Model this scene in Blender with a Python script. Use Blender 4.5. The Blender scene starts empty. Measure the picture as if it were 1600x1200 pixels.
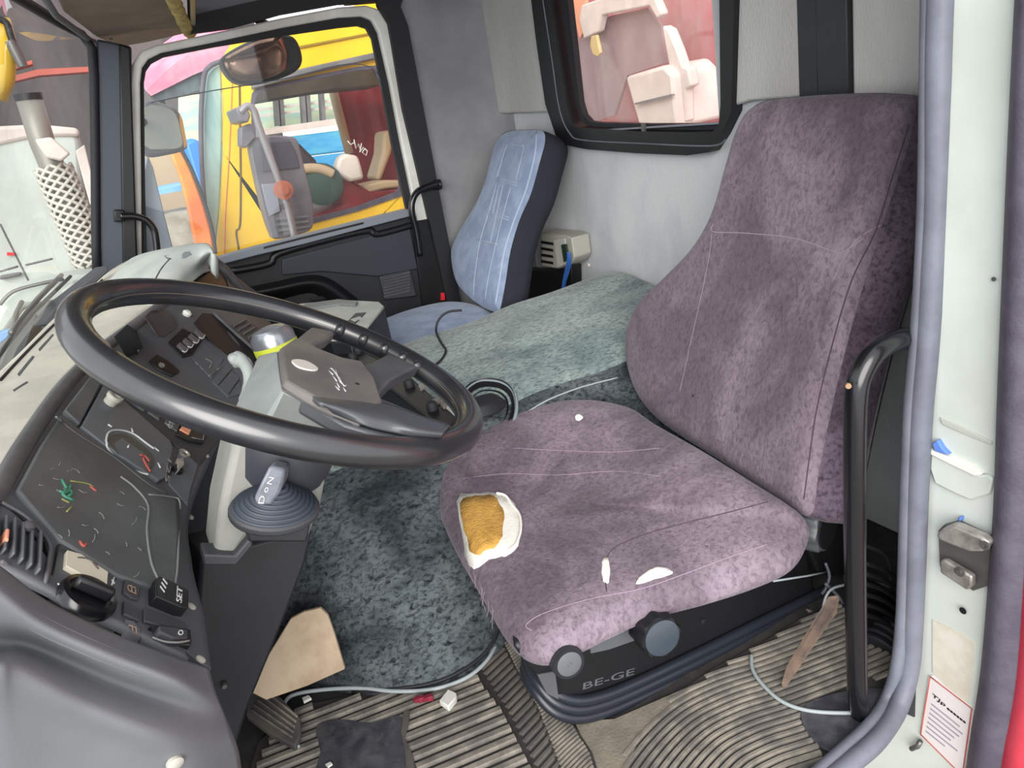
import bpy, bmesh, math, random
from mathutils import Vector as V, Matrix
from mathutils.bvhtree import BVHTree
random.seed(7)
S = bpy.context.scene
COL = S.collection
# ------------------------------------------------------------------ camera
FW = V((.3907, .8494, -.3548)).normalized()
RT = V((.8699, -.4667, -.1594)); RT = (RT - FW*RT.dot(FW)).normalized()
DN = FW.cross(RT)
CAM = V((0, 0, 1.1)); FPX = 1200.0
cd = bpy.data.cameras.new('camera'); cam = bpy.data.objects.new('camera', cd); COL.objects.link(cam)
m3 = Matrix((RT, -DN, -FW)).transposed()
cam.matrix_world = Matrix.Translation(CAM) @ m3.to_4x4()
cd.sensor_width = 36; cd.lens = 36*FPX/1600; cd.clip_start = .02; cd.clip_end = 200
S.camera = cam
# ------------------------------------------------------------------ world, sun, exposure
S.view_settings.view_transform = 'Standard'; S.view_settings.look = 'None'
S.view_settings.gamma = 1; S.view_settings.use_curve_mapping = False
S.view_settings.exposure = 0.85
W = bpy.data.worlds.new('overcast_sky'); S.world = W; W.use_nodes = True
bg = W.node_tree.nodes['Background']; bg.inputs[0].default_value = (.95, .975, 1, 1); bg.inputs[1].default_value = 1.0
sd = bpy.data.lights.new('hazy_sun', 'SUN'); sd.energy = 2.7; sd.angle = math.radians(50); sd.color = (1, .97, .93)
sun = bpy.data.objects.new('hazy_sun', sd); COL.objects.link(sun)
sun.rotation_euler = V((.55, 1, -.5)).to_track_quat('-Z', 'Y').to_euler()
# ------------------------------------------------------------------ placing helpers
def ray(x, y): return FW*FPX + RT*(x-800) + DN*(y-600)
def P(x, y, X=None, Y=None, Z=None):
    d = ray(x, y)
    t = (X-CAM.x)/d.x if X is not None else (Y-CAM.y)/d.y if Y is not None else (Z-CAM.z)/d.z
    return CAM + d*t
def PN(x, y, p, n):
    d = ray(x, y); return CAM + d*((V(p)-CAM).dot(n)/d.dot(n))
def PL(pts, **k): return [P(x, y, **k) for x, y in pts]
def PNL(pts, p, n): return [PN(x, y, p, n) for x, y in pts]
_lt = [0.001]
def hit(b, x, y):
    d = ray(x, y).normalized()
    loc, n, i, t = b.ray_cast(CAM, d)
    if loc is None: return CAM + d*_lt[0], _ln[0]
    _lt[0] = t
    if n.dot(d) > 0: n = -n
    _ln[0] = n
    return loc, n
_ln = [V((0, -1, 0))]
def cr(pts, n=8, closed=False):
    """smooth curve through the points"""
    pts = [V(p) for p in pts]; L = len(pts); out = []
    for i in range(L if closed else L-1):
        if closed: a, b, c, d = (pts[(i+k-1) % L] for k in range(4))
        else: a, b, c, d = pts[max(i-1, 0)], pts[i], pts[i+1], pts[min(i+2, L-1)]
        for k in range(n):
            t = k/n
            out.append(.5*((2*b) + (c-a)*t + (2*a-5*b+4*c-d)*t*t + (3*b-a-3*c+d)*t**3))
    if not closed: out.append(pts[-1])
    return out
def cr2(pts, n=6, closed=False): return [(p.x, p.y) for p in cr([V((x, y, 0)) for x, y in pts], n, closed)]
def newell(pts):
    n = V((0, 0, 0))
    for i, a in enumerate(pts):
        b = pts[(i+1) % len(pts)]
        n += V(((a.y-b.y)*(a.z+b.z), (a.z-b.z)*(a.x+b.x), (a.x-b.x)*(a.y+b.y)))
    return n.normalized()
# ------------------------------------------------------------------ object helpers
ORG = {}
def tag(o, label=None, cat=None, group=None, kind=None):
    if label: o['label'] = label
    if cat: o['category'] = cat
    if group: o['group'] = group
    if kind: o['kind'] = kind
    return o
def thing(name, label, cat, loc, group=None):
    o = bpy.data.objects.new(name, None); COL.objects.link(o); o.location = loc; o.empty_display_size = .05
    ORG[o.name] = V(loc)
    return tag(o, label, cat, group)
BV = {}
def mesh(name, verts, faces, mat, parent=None, smooth=False, bevel=0, seg=2, sub=0, solid=0, label=None, kind=None, bvh=False):
    verts = [V(v) for v in verts]
    if parent is not None: o0 = ORG[parent.name]
    else:
        lo = V([min(v[k] for v in verts) for k in range(3)]); hi = V([max(v[k] for v in verts) for k in range(3)])
        o0 = V(((lo.x+hi.x)/2, (lo.y+hi.y)/2, lo.z))
    me = bpy.data.meshes.new(name)
    me.from_pydata([v-o0 for v in verts], [], faces); me.validate(); me.update()
    bm = bmesh.new(); bm.from_mesh(me); bmesh.ops.recalc_face_normals(bm, faces=bm.faces); bm.to_mesh(me); bm.free()
    if smooth:
        for p in me.polygons: p.use_smooth = True
    me.materials.append(mat)
    o = bpy.data.objects.new(name, me); COL.objects.link(o)
    if parent is not None: o.parent = parent
    else: o.location = o0
    ORG[o.name] = o0
    if solid:
        m = o.modifiers.new('solid', 'SOLIDIFY'); m.thickness = solid; m.offset = -1
    if bevel:
        m = o.modifiers.new('bevel', 'BEVEL'); m.width = bevel; m.segments = seg; m.limit_method = 'ANGLE'; m.angle_limit = math.radians(40)
        if not smooth:
            for p in me.polygons: p.use_smooth = True
            try: me.set_sharp_from_angle(angle=math.radians(35))
            except Exception: pass
    if sub:
        m = o.modifiers.new('sub', 'SUBSURF'); m.levels = m.render_levels = sub
    if label: o['label'] = label
    if kind: o['kind'] = kind
    if bvh: BV[o.name] = BVHTree.FromPolygons(verts, faces); return o, BV[o.name]
    return o
def st(name, *a, **k):
    k['kind'] = 'structure'; return mesh(name, *a, **k)
def prism_g(pts, vec, taper=1.0):
    n = len(pts); vec = V(vec); c = sum(pts, V((0, 0, 0)))/n
    v = list(pts) + [c+(p-c)*taper+vec for p in pts]
    f = [list(range(n)), list(range(2*n-1, n-1, -1))] + [[i, (i+1) % n, n+(i+1) % n, n+i] for i in range(n)]
    return v, f
def prism(name, pts, vec, mat, parent=None, taper=1.0, **k):
    v, f = prism_g(pts, vec, taper); return mesh(name, v, f, mat, parent, **k)
def join(parts):
    v = []; f = []
    for a, b in parts:
        k = len(v); v += list(a); f += [[i+k for i in q] for q in b]
    return v, f
def box_g(c, u, w, n, su, sw, sn):
    c, u, w, n = V(c), V(u), V(w), V(n); v = []
    for a in (-1, 1):
        for b in (-1, 1):
            for d in (-1, 1): v.append(c+u*a*su/2+w*b*sw/2+n*d*sn/2)
    return v, [[0, 1, 3, 2], [4, 6, 7, 5], [0, 4, 5, 1], [2, 3, 7, 6], [0, 2, 6, 4], [1, 5, 7, 3]]
XX, YY, ZZ = V((1, 0, 0)), V((0, 1, 0)), V((0, 0, 1))
def aabb(x0, x1, y0, y1, z0, z1):
    return box_g(((x0+x1)/2, (y0+y1)/2, (z0+z1)/2), XX, YY, ZZ, x1-x0, y1-y0, z1-z0)
def tube_g(path, r, seg=10, closed=False, flat=None):
    path = [V(p) for p in path]; n = len(path); v = []; f = []
    rs = r if isinstance(r, (list, tuple)) else [r]*n
    if len(rs) != n: rs = [rs[min(int(i*len(rs)/n), len(rs)-1)] for i in range(n)]
    t0 = (path[1]-path[0]).normalized(); up = t0.orthogonal().normalized() if flat is None else V(flat)
    for i, p in enumerate(path):
        if closed: t = path[(i+1) % n]-path[i-1]
        else: t = path[min(i+1, n-1)]-path[max(i-1, 0)]
        if t.length < 1e-9: t = t0
        t.normalize()
        if flat is not None: up = V(flat)
        up = (up-t*up.dot(t)); up.normalize(); w = t.cross(up)
        for k in range(seg):
            a = 2*math.pi*k/seg; v.append(p+(up*math.cos(a)+w*math.sin(a))*rs[i])
    m = n if closed else n-1
    for i in range(m):
        for k in range(seg):
            a, b = i*seg+k, i*seg+(k+1) % seg; c, d = ((i+1) % n)*seg+(k+1) % seg, ((i+1) % n)*seg+k
            f.append([a, b, c, d])
    if not closed: f += [list(range(seg))[::-1], list(range((n-1)*seg, n*seg))]
    return v, f
def tube(name, path, r, mat, parent=None, seg=10, closed=False, **k):
    v, f = tube_g(path, r, seg, closed); k.setdefault('smooth', True)
    return mesh(name, v, f, mat, parent, **k)
def grid_g(rows, nu=6, nv=6, sm=True):
    a = [cr(r, nu) if sm else r for r in rows]; cols = []
    for j in range(len(a[0])): cols.append(cr([q[j] for q in a], nv) if sm else [q[j] for q in a])
    H, Wd = len(cols[0]), len(cols)
    v = [cols[j][i] for i in range(H) for j in range(Wd)]
    f = [[i*Wd+j, i*Wd+j+1, (i+1)*Wd+j+1, (i+1)*Wd+j] for i in range(H-1) for j in range(Wd-1)]
    return v, f
def grid(name, rows, mat, parent=None, nu=6, nv=6, **k):
    v, f = grid_g(rows, nu, nv); k.setdefault('smooth', True)
    return mesh(name, v, f, mat, parent, **k)
def ring(name, outer, inner, vec, mat, parent=None, **k):
    """flat frame between two matching outlines, thick along vec"""
    n = len(outer); vec = V(vec)
    v = list(outer)+list(inner)+[p+vec for p in outer]+[p+vec for p in inner]; f = []
    for i in range(n):
        j = (i+1) % n
        f += [[i, j, n+j, n+i], [2*n+i, 3*n+i, 3*n+j, 2*n+j], [i, 2*n+i, 2*n+j, j], [n+i, n+j, 3*n+j, 3*n+i]]
    return mesh(name, v, f, mat, parent, **k)
def lathe_g(c, ax, prof, seg=24, flute=0, nfl=8):
    c, ax = V(c), V(ax).normalized(); u = ax.orthogonal().normalized(); w = ax.cross(u); v = []; f = []
    for r, h in prof:
        for k in range(seg):
            a = 2*math.pi*k/seg; rr = r*(1+flute*math.cos(nfl*a))
            v.append(c+ax*h+(u*math.cos(a)+w*math.sin(a))*rr)
    for i in range(len(prof)-1):
        for k in range(seg): f.append([i*seg+k, i*seg+(k+1) % seg, (i+1)*seg+(k+1) % seg, (i+1)*seg+k])
    f += [list(range(seg))[::-1], list(range((len(prof)-1)*seg, len(prof)*seg))]
    return v, f
def lathe(name, c, ax, prof, mat, parent=None, seg=24, flute=0, nfl=8, **k):
    v, f = lathe_g(c, ax, prof, seg, flute, nfl); k.setdefault('smooth', True)
    o = mesh(name, v, f, mat, parent, **k)
    me = (o[0] if isinstance(o, tuple) else o).data
    try: me.set_sharp_from_angle(angle=math.radians(38))
    except Exception: pass
    return o
def pillow_g(outline, n, prof, deform=None, N=5):
    o = cr(outline, N, True); c = sum(o, V((0, 0, 0)))/len(o); n = V(n).normalized(); L = len(o); v = []; f = []
    for r, h in prof:
        for p in o:
            q = c+(p-c)*max(r, .002)+n*h
            v.append(q + (deform(q, r) if deform else V((0, 0, 0))))
    for i in range(len(prof)-1):
        for k in range(L): f.append([i*L+k, i*L+(k+1) % L, (i+1)*L+(k+1) % L, (i+1)*L+k])
    f += [list(range(L))[::-1], list(range((len(prof)-1)*L, len(prof)*L))]
    return v, f
def bvh_of(o):
    return BVHTree.FromPolygons([v.co+ORG[o.name] for v in o.data.vertices], [list(p.vertices) for p in o.data.polygons])
def onto(b, pts, h=0.0):
    out = []
    for x, y in pts:
        l, n = hit(b, x, y); out.append(l+n*h)
    return out
def stick(name, pts, b, h, mat, parent=None, sink=.003, taper=1.0, **k):
    """a piece standing on a surface, its outline followed over the surface"""
    L = [hit(b, x, y) for x, y in pts]; n = sum((q[1] for q in L), V((0, 0, 0))).normalized()
    k.setdefault('bevel', min(abs(h)*.3, .0015))
    return prism(name, [q[0]-n*sink for q in L], n*(h+sink), mat, parent, taper=taper, **k)
def sticks_g(polys, b, h, sink=.002):
    parts = []
    for pts in polys:
        L = [hit(b, x, y) for x, y in pts]; n = sum((q[1] for q in L), V((0, 0, 0))).normalized()
        parts.append(prism_g([q[0]-n*sink for q in L], n*(h+sink)))
    return join(parts)
def line(name, pts, b, r, mat, parent=None, h=0.0, closed=False, n=5, seg=6, **k):
    """a seam or cord lying on a surface"""
    return tube(name, onto(b, cr2(pts, n, closed), h), r, mat, parent, seg=seg, closed=closed, **k)
def lines(name, many, b, r, mat, parent=None, h=0.0, n=4, seg=5, **k):
    v, f = join([tube_g(onto(b, cr2(q, n), h), r, seg) for q in many])
    return mesh(name, v, f, mat, parent, smooth=True, **k)
def text(name, s, x0, y0, x1, y1, b, size, mat, parent=None, h=.0006, ext=.0005, flip=False, plane=None, **k):
    if plane: a = PN(x0, y0, *plane); c = PN(x1, y1, *plane); n = V(plane[1]); n = n if n.dot(CAM-a) > 0 else -n
    else: a, n = hit(b, x0, y0); c, _ = hit(b, x1, y1)
    n = n.normalized(); u = (c-a); u = (u-n*u.dot(n)).normalized(); w = n.cross(u)
    cu = bpy.data.curves.new(name, 'FONT'); cu.body = s; cu.size = size; cu.extrude = ext
    t = bpy.data.objects.new('tmp', cu); COL.objects.link(t)
    dg = bpy.context.evaluated_depsgraph_get(); me = bpy.data.meshes.new_from_object(t.evaluated_get(dg))
    bpy.data.objects.remove(t)
    w0 = max(v.co.x for v in me.vertices)-min(v.co.x for v in me.vertices); sc = (c-a).length/w0
    vs = [a+n*h+u*v.co.x*sc+w*v.co.y+n*v.co.z for v in me.vertices]; fs = [list(p.vertices) for p in me.polygons]
    bpy.data.meshes.remove(me)
    return mesh(name, vs, fs, mat, parent, **k)
# ------------------------------------------------------------------ materials
def c3(r, g, b):
    f = lambda x: (x/255/12.92) if x/255 <= .04045 else ((x/255+.055)/1.055)**2.4
    return (f(r), f(g), f(b), 1)
def mat(name, c, rough=.6, metal=0, c2=None, scale=8, thr=(.4, .6), bump=0, bscale=60, stretch=(1, 1, 1), sheen=0, spec=.5, emis=0, c3_=None, scale3=30, coat=0, detail=4, dist=0, f3=.5):
    m = bpy.data.materials.new(name); m.use_nodes = True; nt = m.node_tree; N = nt.nodes; L = nt.links
    b = N['Principled BSDF']; b.inputs['Roughness'].default_value = rough; b.inputs['Metallic'].default_value = metal
    b.inputs['Base Color'].default_value = c3(*c); b.inputs['Specular IOR Level'].default_value = spec
    b.inputs['Coat Weight'].default_value = coat
    if sheen:
        b.inputs['Sheen Weight'].default_value = sheen; b.inputs['Sheen Roughness'].default_value = .4
    tc = N.new('ShaderNodeTexCoord'); mp = N.new('ShaderNodeMapping'); mp.inputs['Scale'].default_value = stretch
    L.new(tc.outputs['Object'], mp.inputs[0])
    def noise(sc, dt=4):
        n = N.new('ShaderNodeTexNoise'); n.inputs['Scale'].default_value = sc; n.inputs['Detail'].default_value = dt
        n.inputs['Roughness'].default_value = .62; n.inputs['Distortion'].default_value = dist; L.new(mp.outputs[0], n.inputs['Vector']); return n
    src = None
    if c2:
        n = noise(scale, detail); r = N.new('ShaderNodeValToRGB'); r.color_ramp.elements[0].position = thr[0]; r.color_ramp.elements[1].position = thr[1]
        r.color_ramp.elements[0].color = c3(*c); r.color_ramp.elements[1].color = c3(*c2)
        L.new(n.outputs[0], r.inputs[0]); src = r.outputs[0]
    if c3_:
        n = noise(scale3, 5); r = N.new('ShaderNodeValToRGB'); r.color_ramp.elements[0].position = .44; r.color_ramp.elements[1].position = .68; r.color_ramp.elements[1].color = (f3, f3, f3, 1)
        L.new(n.outputs[0], r.inputs[0]); mx = N.new('ShaderNodeMix'); mx.data_type = 'RGBA'
        L.new(r.outputs[0], mx.inputs[0]); mx.inputs[6].default_value = c3(*c); mx.inputs[7].default_value = c3(*c3_)
        if src: L.new(src, mx.inputs[6])
        src = mx.outputs[2]
    if src: L.new(src, b.inputs['Base Color'])
    if bump:
        n = noise(bscale, 3); bp = N.new('ShaderNodeBump'); bp.inputs['Strength'].default_value = bump; bp.inputs['Distance'].default_value = .004
        L.new(n.outputs[0], bp.inputs['Height']); L.new(bp.outputs[0], b.inputs['Normal'])
    if emis:
        b.inputs['Emission Color'].default_value = c3(*c); b.inputs['Emission Strength'].default_value = emis
    return m
def glass(name, tint=(1, 1, 1), dirt_haze=.06, dcol=(200, 200, 200), refl=1.0):
    m = bpy.data.materials.new(name); m.use_nodes = True; N = m.node_tree.nodes; L = m.node_tree.links
    N.remove(N['Principled BSDF']); out = N['Material Output']
    t = N.new('ShaderNodeBsdfTransparent'); t.inputs[0].default_value = (*tint, 1)
    g = N.new('ShaderNodeBsdfGlossy'); g.inputs['Roughness'].default_value = .02
    d = N.new('ShaderNodeBsdfDiffuse'); d.inputs[0].default_value = c3(*dcol)
    fr = N.new('ShaderNodeLayerWeight'); fr.inputs[0].default_value = .5
    pw = N.new('ShaderNodeMath'); pw.operation = 'POWER'; pw.inputs[1].default_value = 5; L.new(fr.outputs[1], pw.inputs[0])
    mu = N.new('ShaderNodeMath'); mu.operation = 'MULTIPLY_ADD'; mu.inputs[1].default_value = .8*refl; mu.inputs[2].default_value = .035*refl; L.new(pw.outputs[0], mu.inputs[0])
    tc = N.new('ShaderNodeTexCoord'); n = N.new('ShaderNodeTexNoise'); n.inputs['Scale'].default_value = 6; n.inputs['Detail'].default_value = 6; L.new(tc.outputs['Object'], n.inputs['Vector'])
    r = N.new('ShaderNodeMath'); r.operation = 'MULTIPLY'; r.inputs[1].default_value = dirt_haze*2; L.new(n.outputs[0], r.inputs[0])
    a = N.new('ShaderNodeMixShader'); L.new(mu.outputs[0], a.inputs[0]); L.new(t.outputs[0], a.inputs[1]); L.new(g.outputs[0], a.inputs[2])
    b = N.new('ShaderNodeMixShader'); L.new(r.outputs[0], b.inputs[0]); L.new(a.outputs[0], b.inputs[1]); L.new(d.outputs[0], b.inputs[2])
    L.new(b.outputs[0], out.inputs[0]); return m
M = {
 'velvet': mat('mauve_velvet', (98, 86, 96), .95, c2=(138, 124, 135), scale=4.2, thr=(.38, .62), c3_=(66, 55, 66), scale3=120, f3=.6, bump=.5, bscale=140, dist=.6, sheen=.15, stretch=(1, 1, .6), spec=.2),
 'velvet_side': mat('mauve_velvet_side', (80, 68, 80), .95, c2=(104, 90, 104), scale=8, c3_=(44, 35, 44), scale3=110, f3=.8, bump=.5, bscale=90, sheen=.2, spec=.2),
 'seam': mat('pale_seam_thread', (150, 130, 146), .9),
 'seam_dark': mat('dark_seam', (74, 58, 72), .9),
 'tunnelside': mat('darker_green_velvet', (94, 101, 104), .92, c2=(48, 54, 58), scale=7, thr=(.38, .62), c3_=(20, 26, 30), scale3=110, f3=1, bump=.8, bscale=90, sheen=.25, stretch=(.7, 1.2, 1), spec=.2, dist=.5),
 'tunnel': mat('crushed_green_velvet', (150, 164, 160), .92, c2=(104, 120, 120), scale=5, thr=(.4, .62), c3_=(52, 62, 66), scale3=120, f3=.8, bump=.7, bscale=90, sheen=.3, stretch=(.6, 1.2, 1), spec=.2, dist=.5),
 'fabric': mat('grey_wall_fabric', (202, 205, 206), .95, c2=(184, 187, 190), scale=3.5, bump=.3, bscale=220, stretch=(1, 1, .5), spec=.2),
 'fabric2': mat('upper_grey_fabric', (190, 189, 187), .95, c2=(174, 172, 170), scale=3, bump=.6, bscale=260, stretch=(1, 1, .25), spec=.2),
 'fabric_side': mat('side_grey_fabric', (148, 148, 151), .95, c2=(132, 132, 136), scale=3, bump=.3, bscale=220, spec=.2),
 'blue': mat('blue_grey_seat_cloth', (128, 142, 168), .95, c2=(146, 160, 184), scale=14, bump=.4, bscale=250, sheen=.2, spec=.2),
 'bluepale': mat('pale_woven_stripe', (172, 184, 202), .95),
 'navy': mat('dark_blue_seat_side', (34, 37, 48), .8, bump=.3, bscale=150),
 'black': mat('black_plastic', (22, 22, 25), .45, spec=.5),
 'blackgloss': mat('black_gloss_tube', (20, 20, 23), .22, spec=.6),
 'rubber': mat('black_rubber', (30, 31, 35), .65),
 'dash': mat('charcoal_dash_plastic', (78, 80, 84), .55, c2=(88, 90, 94), scale=5, bump=.1, bscale=300),
 'dash2': mat('dark_dash_plastic', (54, 55, 59), .55, c2=(62, 63, 67), scale=6, bump=.1, bscale=300),
 'lens': mat('scratched_cluster_lens', (84, 87, 89), .5, c2=(102, 105, 106), scale=7, thr=(.42, .7), spec=.3),
 'tachoface': mat('slate_gauge_face', (98, 104, 110), .5, c2=(90, 96, 102), scale=9),
 'dial': mat('grey_dial', (72, 73, 72), .45),
 'dtop': mat('dusty_beige_dash_top', (196, 190, 176), .85, c2=(178, 173, 162), scale=7, bump=.15, bscale=200),
 'dtop2': mat('pale_grey_dash_cowl', (184, 188, 182), .7, c2=(168, 172, 168), scale=7),
 'rim': mat('worn_dash_edge', (92, 90, 92), .5, c2=(76, 75, 78), scale=10),
 'knee': mat('grey_lower_dash', (108, 110, 114), .5, c2=(98, 100, 104), scale=4, bump=.08, bscale=400),
 'wheel': mat('worn_black_wheel_rim', (32, 33, 36), .32, c2=(42, 43, 47), scale=6, spec=.9, coat=.3),
 'pad': mat('grey_brown_hub_pad', (112, 108, 104), .5, c2=(94, 91, 90), scale=7),
 'padlight': mat('light_grey_shroud', (150, 155, 152), .6, c2=(136, 141, 140), scale=6),
 'spoke': mat('slate_spoke', (70, 72, 76), .35, c2=(88, 92, 96), scale=8, thr=(.5, .7)),
 'bracket': mat('grey_column_bracket', (150, 150, 144), .6, c2=(132, 133, 128), scale=6),
 'white': mat('white_paint', (200, 206, 200), .4, c2=(188, 194, 186), scale=3),
 'whiteframe': mat('aged_white_frame', (232, 232, 226), .45, c2=(214, 212, 204), scale=6),
 'seal': mat('grey_door_seal', (108, 111, 122), .55, c2=(94, 97, 108), scale=9, bump=.1, bscale=120),
 'sealdark': mat('dark_purple_seal', (70, 64, 78), .6, c2=(84, 79, 92), scale=14, bump=.2, bscale=160),
 'red': mat('red_cab_paint', (214, 66, 84), .3, c2=(196, 50, 68), scale=5),
 'trim': mat('black_door_trim', (34, 35, 38), .5, c2=(42, 43, 46), scale=4, bump=.08, bscale=300),
 'trimlight': mat('grey_sill_ledge', (126, 131, 140), .5),
 'pillar': mat('slate_pillar_trim', (72, 77, 88), .5),
 'chrome': mat('scratched_steel', (186, 182, 176), .38, metal=.6, c2=(140, 134, 128), scale=20),
 'metal': mat('dull_grey_metal', (110, 108, 106), .4, metal=.6),
 'rust': mat('rusty_flat_bar', (112, 92, 78), .8, c2=(84, 72, 66), scale=24, bump=.3, bscale=120),
 'foam': mat('ochre_foam', (206, 158, 78), .95, c2=(184, 138, 64), scale=40, bump=.8, bscale=180),
 'lining': mat('white_torn_lining', (236, 232, 224), .9, bump=.3, bscale=90),
 'mat': mat('dusty_rubber_mat', (98, 92, 86), .8, c2=(76, 73, 72), scale=9, bump=.2, bscale=120),
 'matrib': mat('dusty_mat_rib', (140, 133, 122), .8, c2=(104, 100, 94), scale=12, c3_=(88, 84, 82), scale3=24),
 'matdark': mat('dark_mat_gap', (44, 42, 42), .85, c2=(60, 57, 55), scale=12),
 'worn': mat('smooth_worn_rubber', (74, 74, 82), .45, c2=(58, 58, 66), scale=18, c3_=(112, 110, 108), scale3=30),
 'dust': mat('sandy_floor_dust', (134, 126, 112), .95, c2=(116, 110, 98), scale=16, bump=.4, bscale=160),
 'tan': mat('tan_board', (192, 172, 146), .8, c2=(162, 138, 114), scale=9, thr=(.45, .7)),
 'cable': mat('grey_cable', (158, 166, 168), .45),
 'whiteplastic': mat('white_plastic', (222, 222, 214), .5),
 'print': mat('white_print', (200, 200, 198), .6),
 'printdim': mat('faded_print', (136, 136, 134), .6),
 'printred': mat('red_print', (176, 88, 76), .6),
 'printgreen': mat('green_smear', (70, 140, 112), .6),
 'orange': mat('orange_lens', (226, 150, 120), .4),
 'brown': mat('brown_grey_blank', (92, 82, 78), .5),
 'headliner': mat('tan_headliner', (130, 120, 106), .85, c2=(118, 109, 97), scale=5),
 'foamyellow': mat('yellow_foam_edge', (206, 186, 110), .9, c2=(160, 146, 96), scale=30, bump=.8, bscale=120),
 'headgrey': mat('grey_header', (104, 106, 110), .9),
 'beigebox': mat('beige_box', (170, 168, 158), .6),
 'bluewire': mat('blue_wire', (50, 96, 170), .5),
 'bluetape': mat('blue_tape_scrap', (92, 128, 208), .6),
 'yellow': mat('yellow_truck_paint', (244, 200, 30), .35, c2=(232, 184, 26), scale=2),
 'orangep': mat('orange_truck_paint', (236, 150, 56), .4, c2=(214, 112, 60), scale=4),
 'teal': mat('teal_glass', (128, 160, 164), .15, c2=(170, 192, 190), scale=5, stretch=(1, 1, .2)),
 'maroon': mat('dark_red_vinyl', (130, 34, 44), .6, c2=(104, 26, 36), scale=5),
 'cream': mat('cream_panel', (190, 168, 140), .7),
 'cyan': mat('bright_blue_boards', (44, 148, 214), .5, c2=(96, 184, 214), scale=3, stretch=(.4, 1, 2)),
 'aqua': mat('pale_aqua_sheet', (176, 212, 200), .6, c2=(214, 226, 190), scale=6, stretch=(.3, 1, 2)),
 'pink': mat('pink_canvas', (204, 112, 138), .7, c2=(220, 160, 176), scale=2, c3_=(190, 84, 110), scale3=5),
 'shed': mat('dark_shed_wall', (70, 62, 64), .9, c2=(92, 84, 84), scale=.8, stretch=(2, 1, .4)),
 'steelgrey': mat('weathered_grey', (120, 118, 118), .7, c2=(92, 92, 94), scale=3),
 'mirrorback': mat('grey_mirror_back', (96, 92, 100), .4, c2=(116, 110, 116), scale=4),
 'ground': mat('dusty_ground', (146, 142, 135), .95, c2=(124, 120, 114), scale=2, bump=.4, bscale=20),
 'bottle': mat('silver_can', (150, 154, 160), .25, metal=.6),
 'lime': mat('lime_label', (196, 204, 60), .5),
 'redreflect': mat('reflected_red', (196, 96, 100), .6, c2=(184, 150, 142), scale=2.4, thr=(.42, .66), stretch=(2, 1, .35), c3_=(176, 62, 72), scale3=1.4),
 'dimwhite': mat('off_white_paint', (226, 214, 206), .6, c2=(210, 196, 188), scale=4),
 'dimglass': mat('reflected_grey_glass', (164, 142, 142), .5, c2=(148, 122, 124), scale=5, stretch=(2, 1, .4)),
 'mirrorglass': mat('mirror_glass', (200, 200, 198), .06, metal=1),
 'redplastic': mat('dark_red_plastic', (130, 36, 56), .5),
 'redtip': mat('red_tip', (226, 40, 56), .5),
}
M['windglass'] = glass('windscreen_glass', (.93, .97, .96), .12)  # diffuse film is dirt plus the white glare haze painted over the screen
M['doorglass'] = glass('door_glass', (.95, .98, .97), .03)
M['rearglass'] = glass('rear_glass', (.97, .97, .97), .10, (226, 206, 204))
# ================================================================== THE CAB SHELL
YP = 2.68      # inner face of the passenger side
XR = 1.38      # rear wall
YD = .68       # door opening on the driver's side
v, f = prism_g([V((-.6, 2.75, -.004)), V((1.5, 2.75, -.004)), V((1.5, .76, -.004)), V((1.0, .76, -.004))]+[P(x, y, Z=-.004) for x, y in [(1412, 1050), (1398, 1096), (1366, 1144), (1326, 1180), (1280, 1214), (1220, 1260), (1100, 1330)]]+[V((-.6, .60, -.004))], (0, 0, -.05)); floor = st('floor', v, f, M['matdark'])
v, f = aabb(-.25, 1.5, .62, 2.75, 1.62, 1.66); st('ceiling', v, f, M['headgrey'])
# rear wall with a window hole: four slabs round the opening
WO = dict(y0=1.53, y1=2.27, z0=.93, z1=1.55)
parts = [aabb(XR, XR+.05, .80, WO['y0'], 0, 1.62), aabb(XR, XR+.05, WO['y1'], 2.72, 0, 1.62),
         aabb(XR, XR+.05, WO['y0'], WO['y1'], 0, WO['z0']), aabb(XR, XR+.05, WO['y0'], WO['y1'], WO['z1'], 1.62)]
v, f = join(parts); st('wall_back', v, f, M['fabric'])
# padded upper panels of the rear wall
prism('upper_panel', PL([(716, -40), (722, 20), (738, 90), (752, 140), (768, 178), (872, 173), (862, 140), (838, -40)], X=XR-.004), (-.02, 0, 0), M['fabric2'], bevel=.008, kind='structure').name = 'trim_1'
prism('trim_2', PL([(1141, -40), (1143, 168), (1180, 156), (1262, 150), (1256, -40)], X=XR-.004), (-.015, 0, 0), M['fabric2'], bevel=.006, kind='structure')
prism('trim_3', PL([(1338, -40), (1340, 150), (1470, 150), (1500, -40)], X=XR-.004), (-.015, 0, 0), M['fabric2'], bevel=.006, kind='structure')
st('trim_4', *prism_g(PL([(1254, -40), (1259, 152), (1290, 152), (1286, -40)], X=XR-.004), (-.02, 0, 0)), M['trim'], bevel=.003)
st('trim_5', *prism_g(PL([(1288, -40), (1292, 152), (1341, 152), (1338, -40)], X=XR-.004), (-.028, 0, 0)), M['trim'], bevel=.003)
# rounded corner and side wall behind the passenger door
sw = [[V((1.045, YP+.0, z)), V((1.2, YP+.005, z)), V((1.30, YP, z)), V((1.36, YP-.03, z)), V((XR, YP-.09, z))] for z in (0, .5, 1.0, 1.62)]
grid('wall_right', sw, M['fabric_side'], nu=4, nv=2, kind='structure')
# front bulkhead under the windscreen, and header above
v, f = aabb(-.32, -.28, .62, 2.7, -.05, .7); st('wall_front', v, f, M['dash2'])
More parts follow.
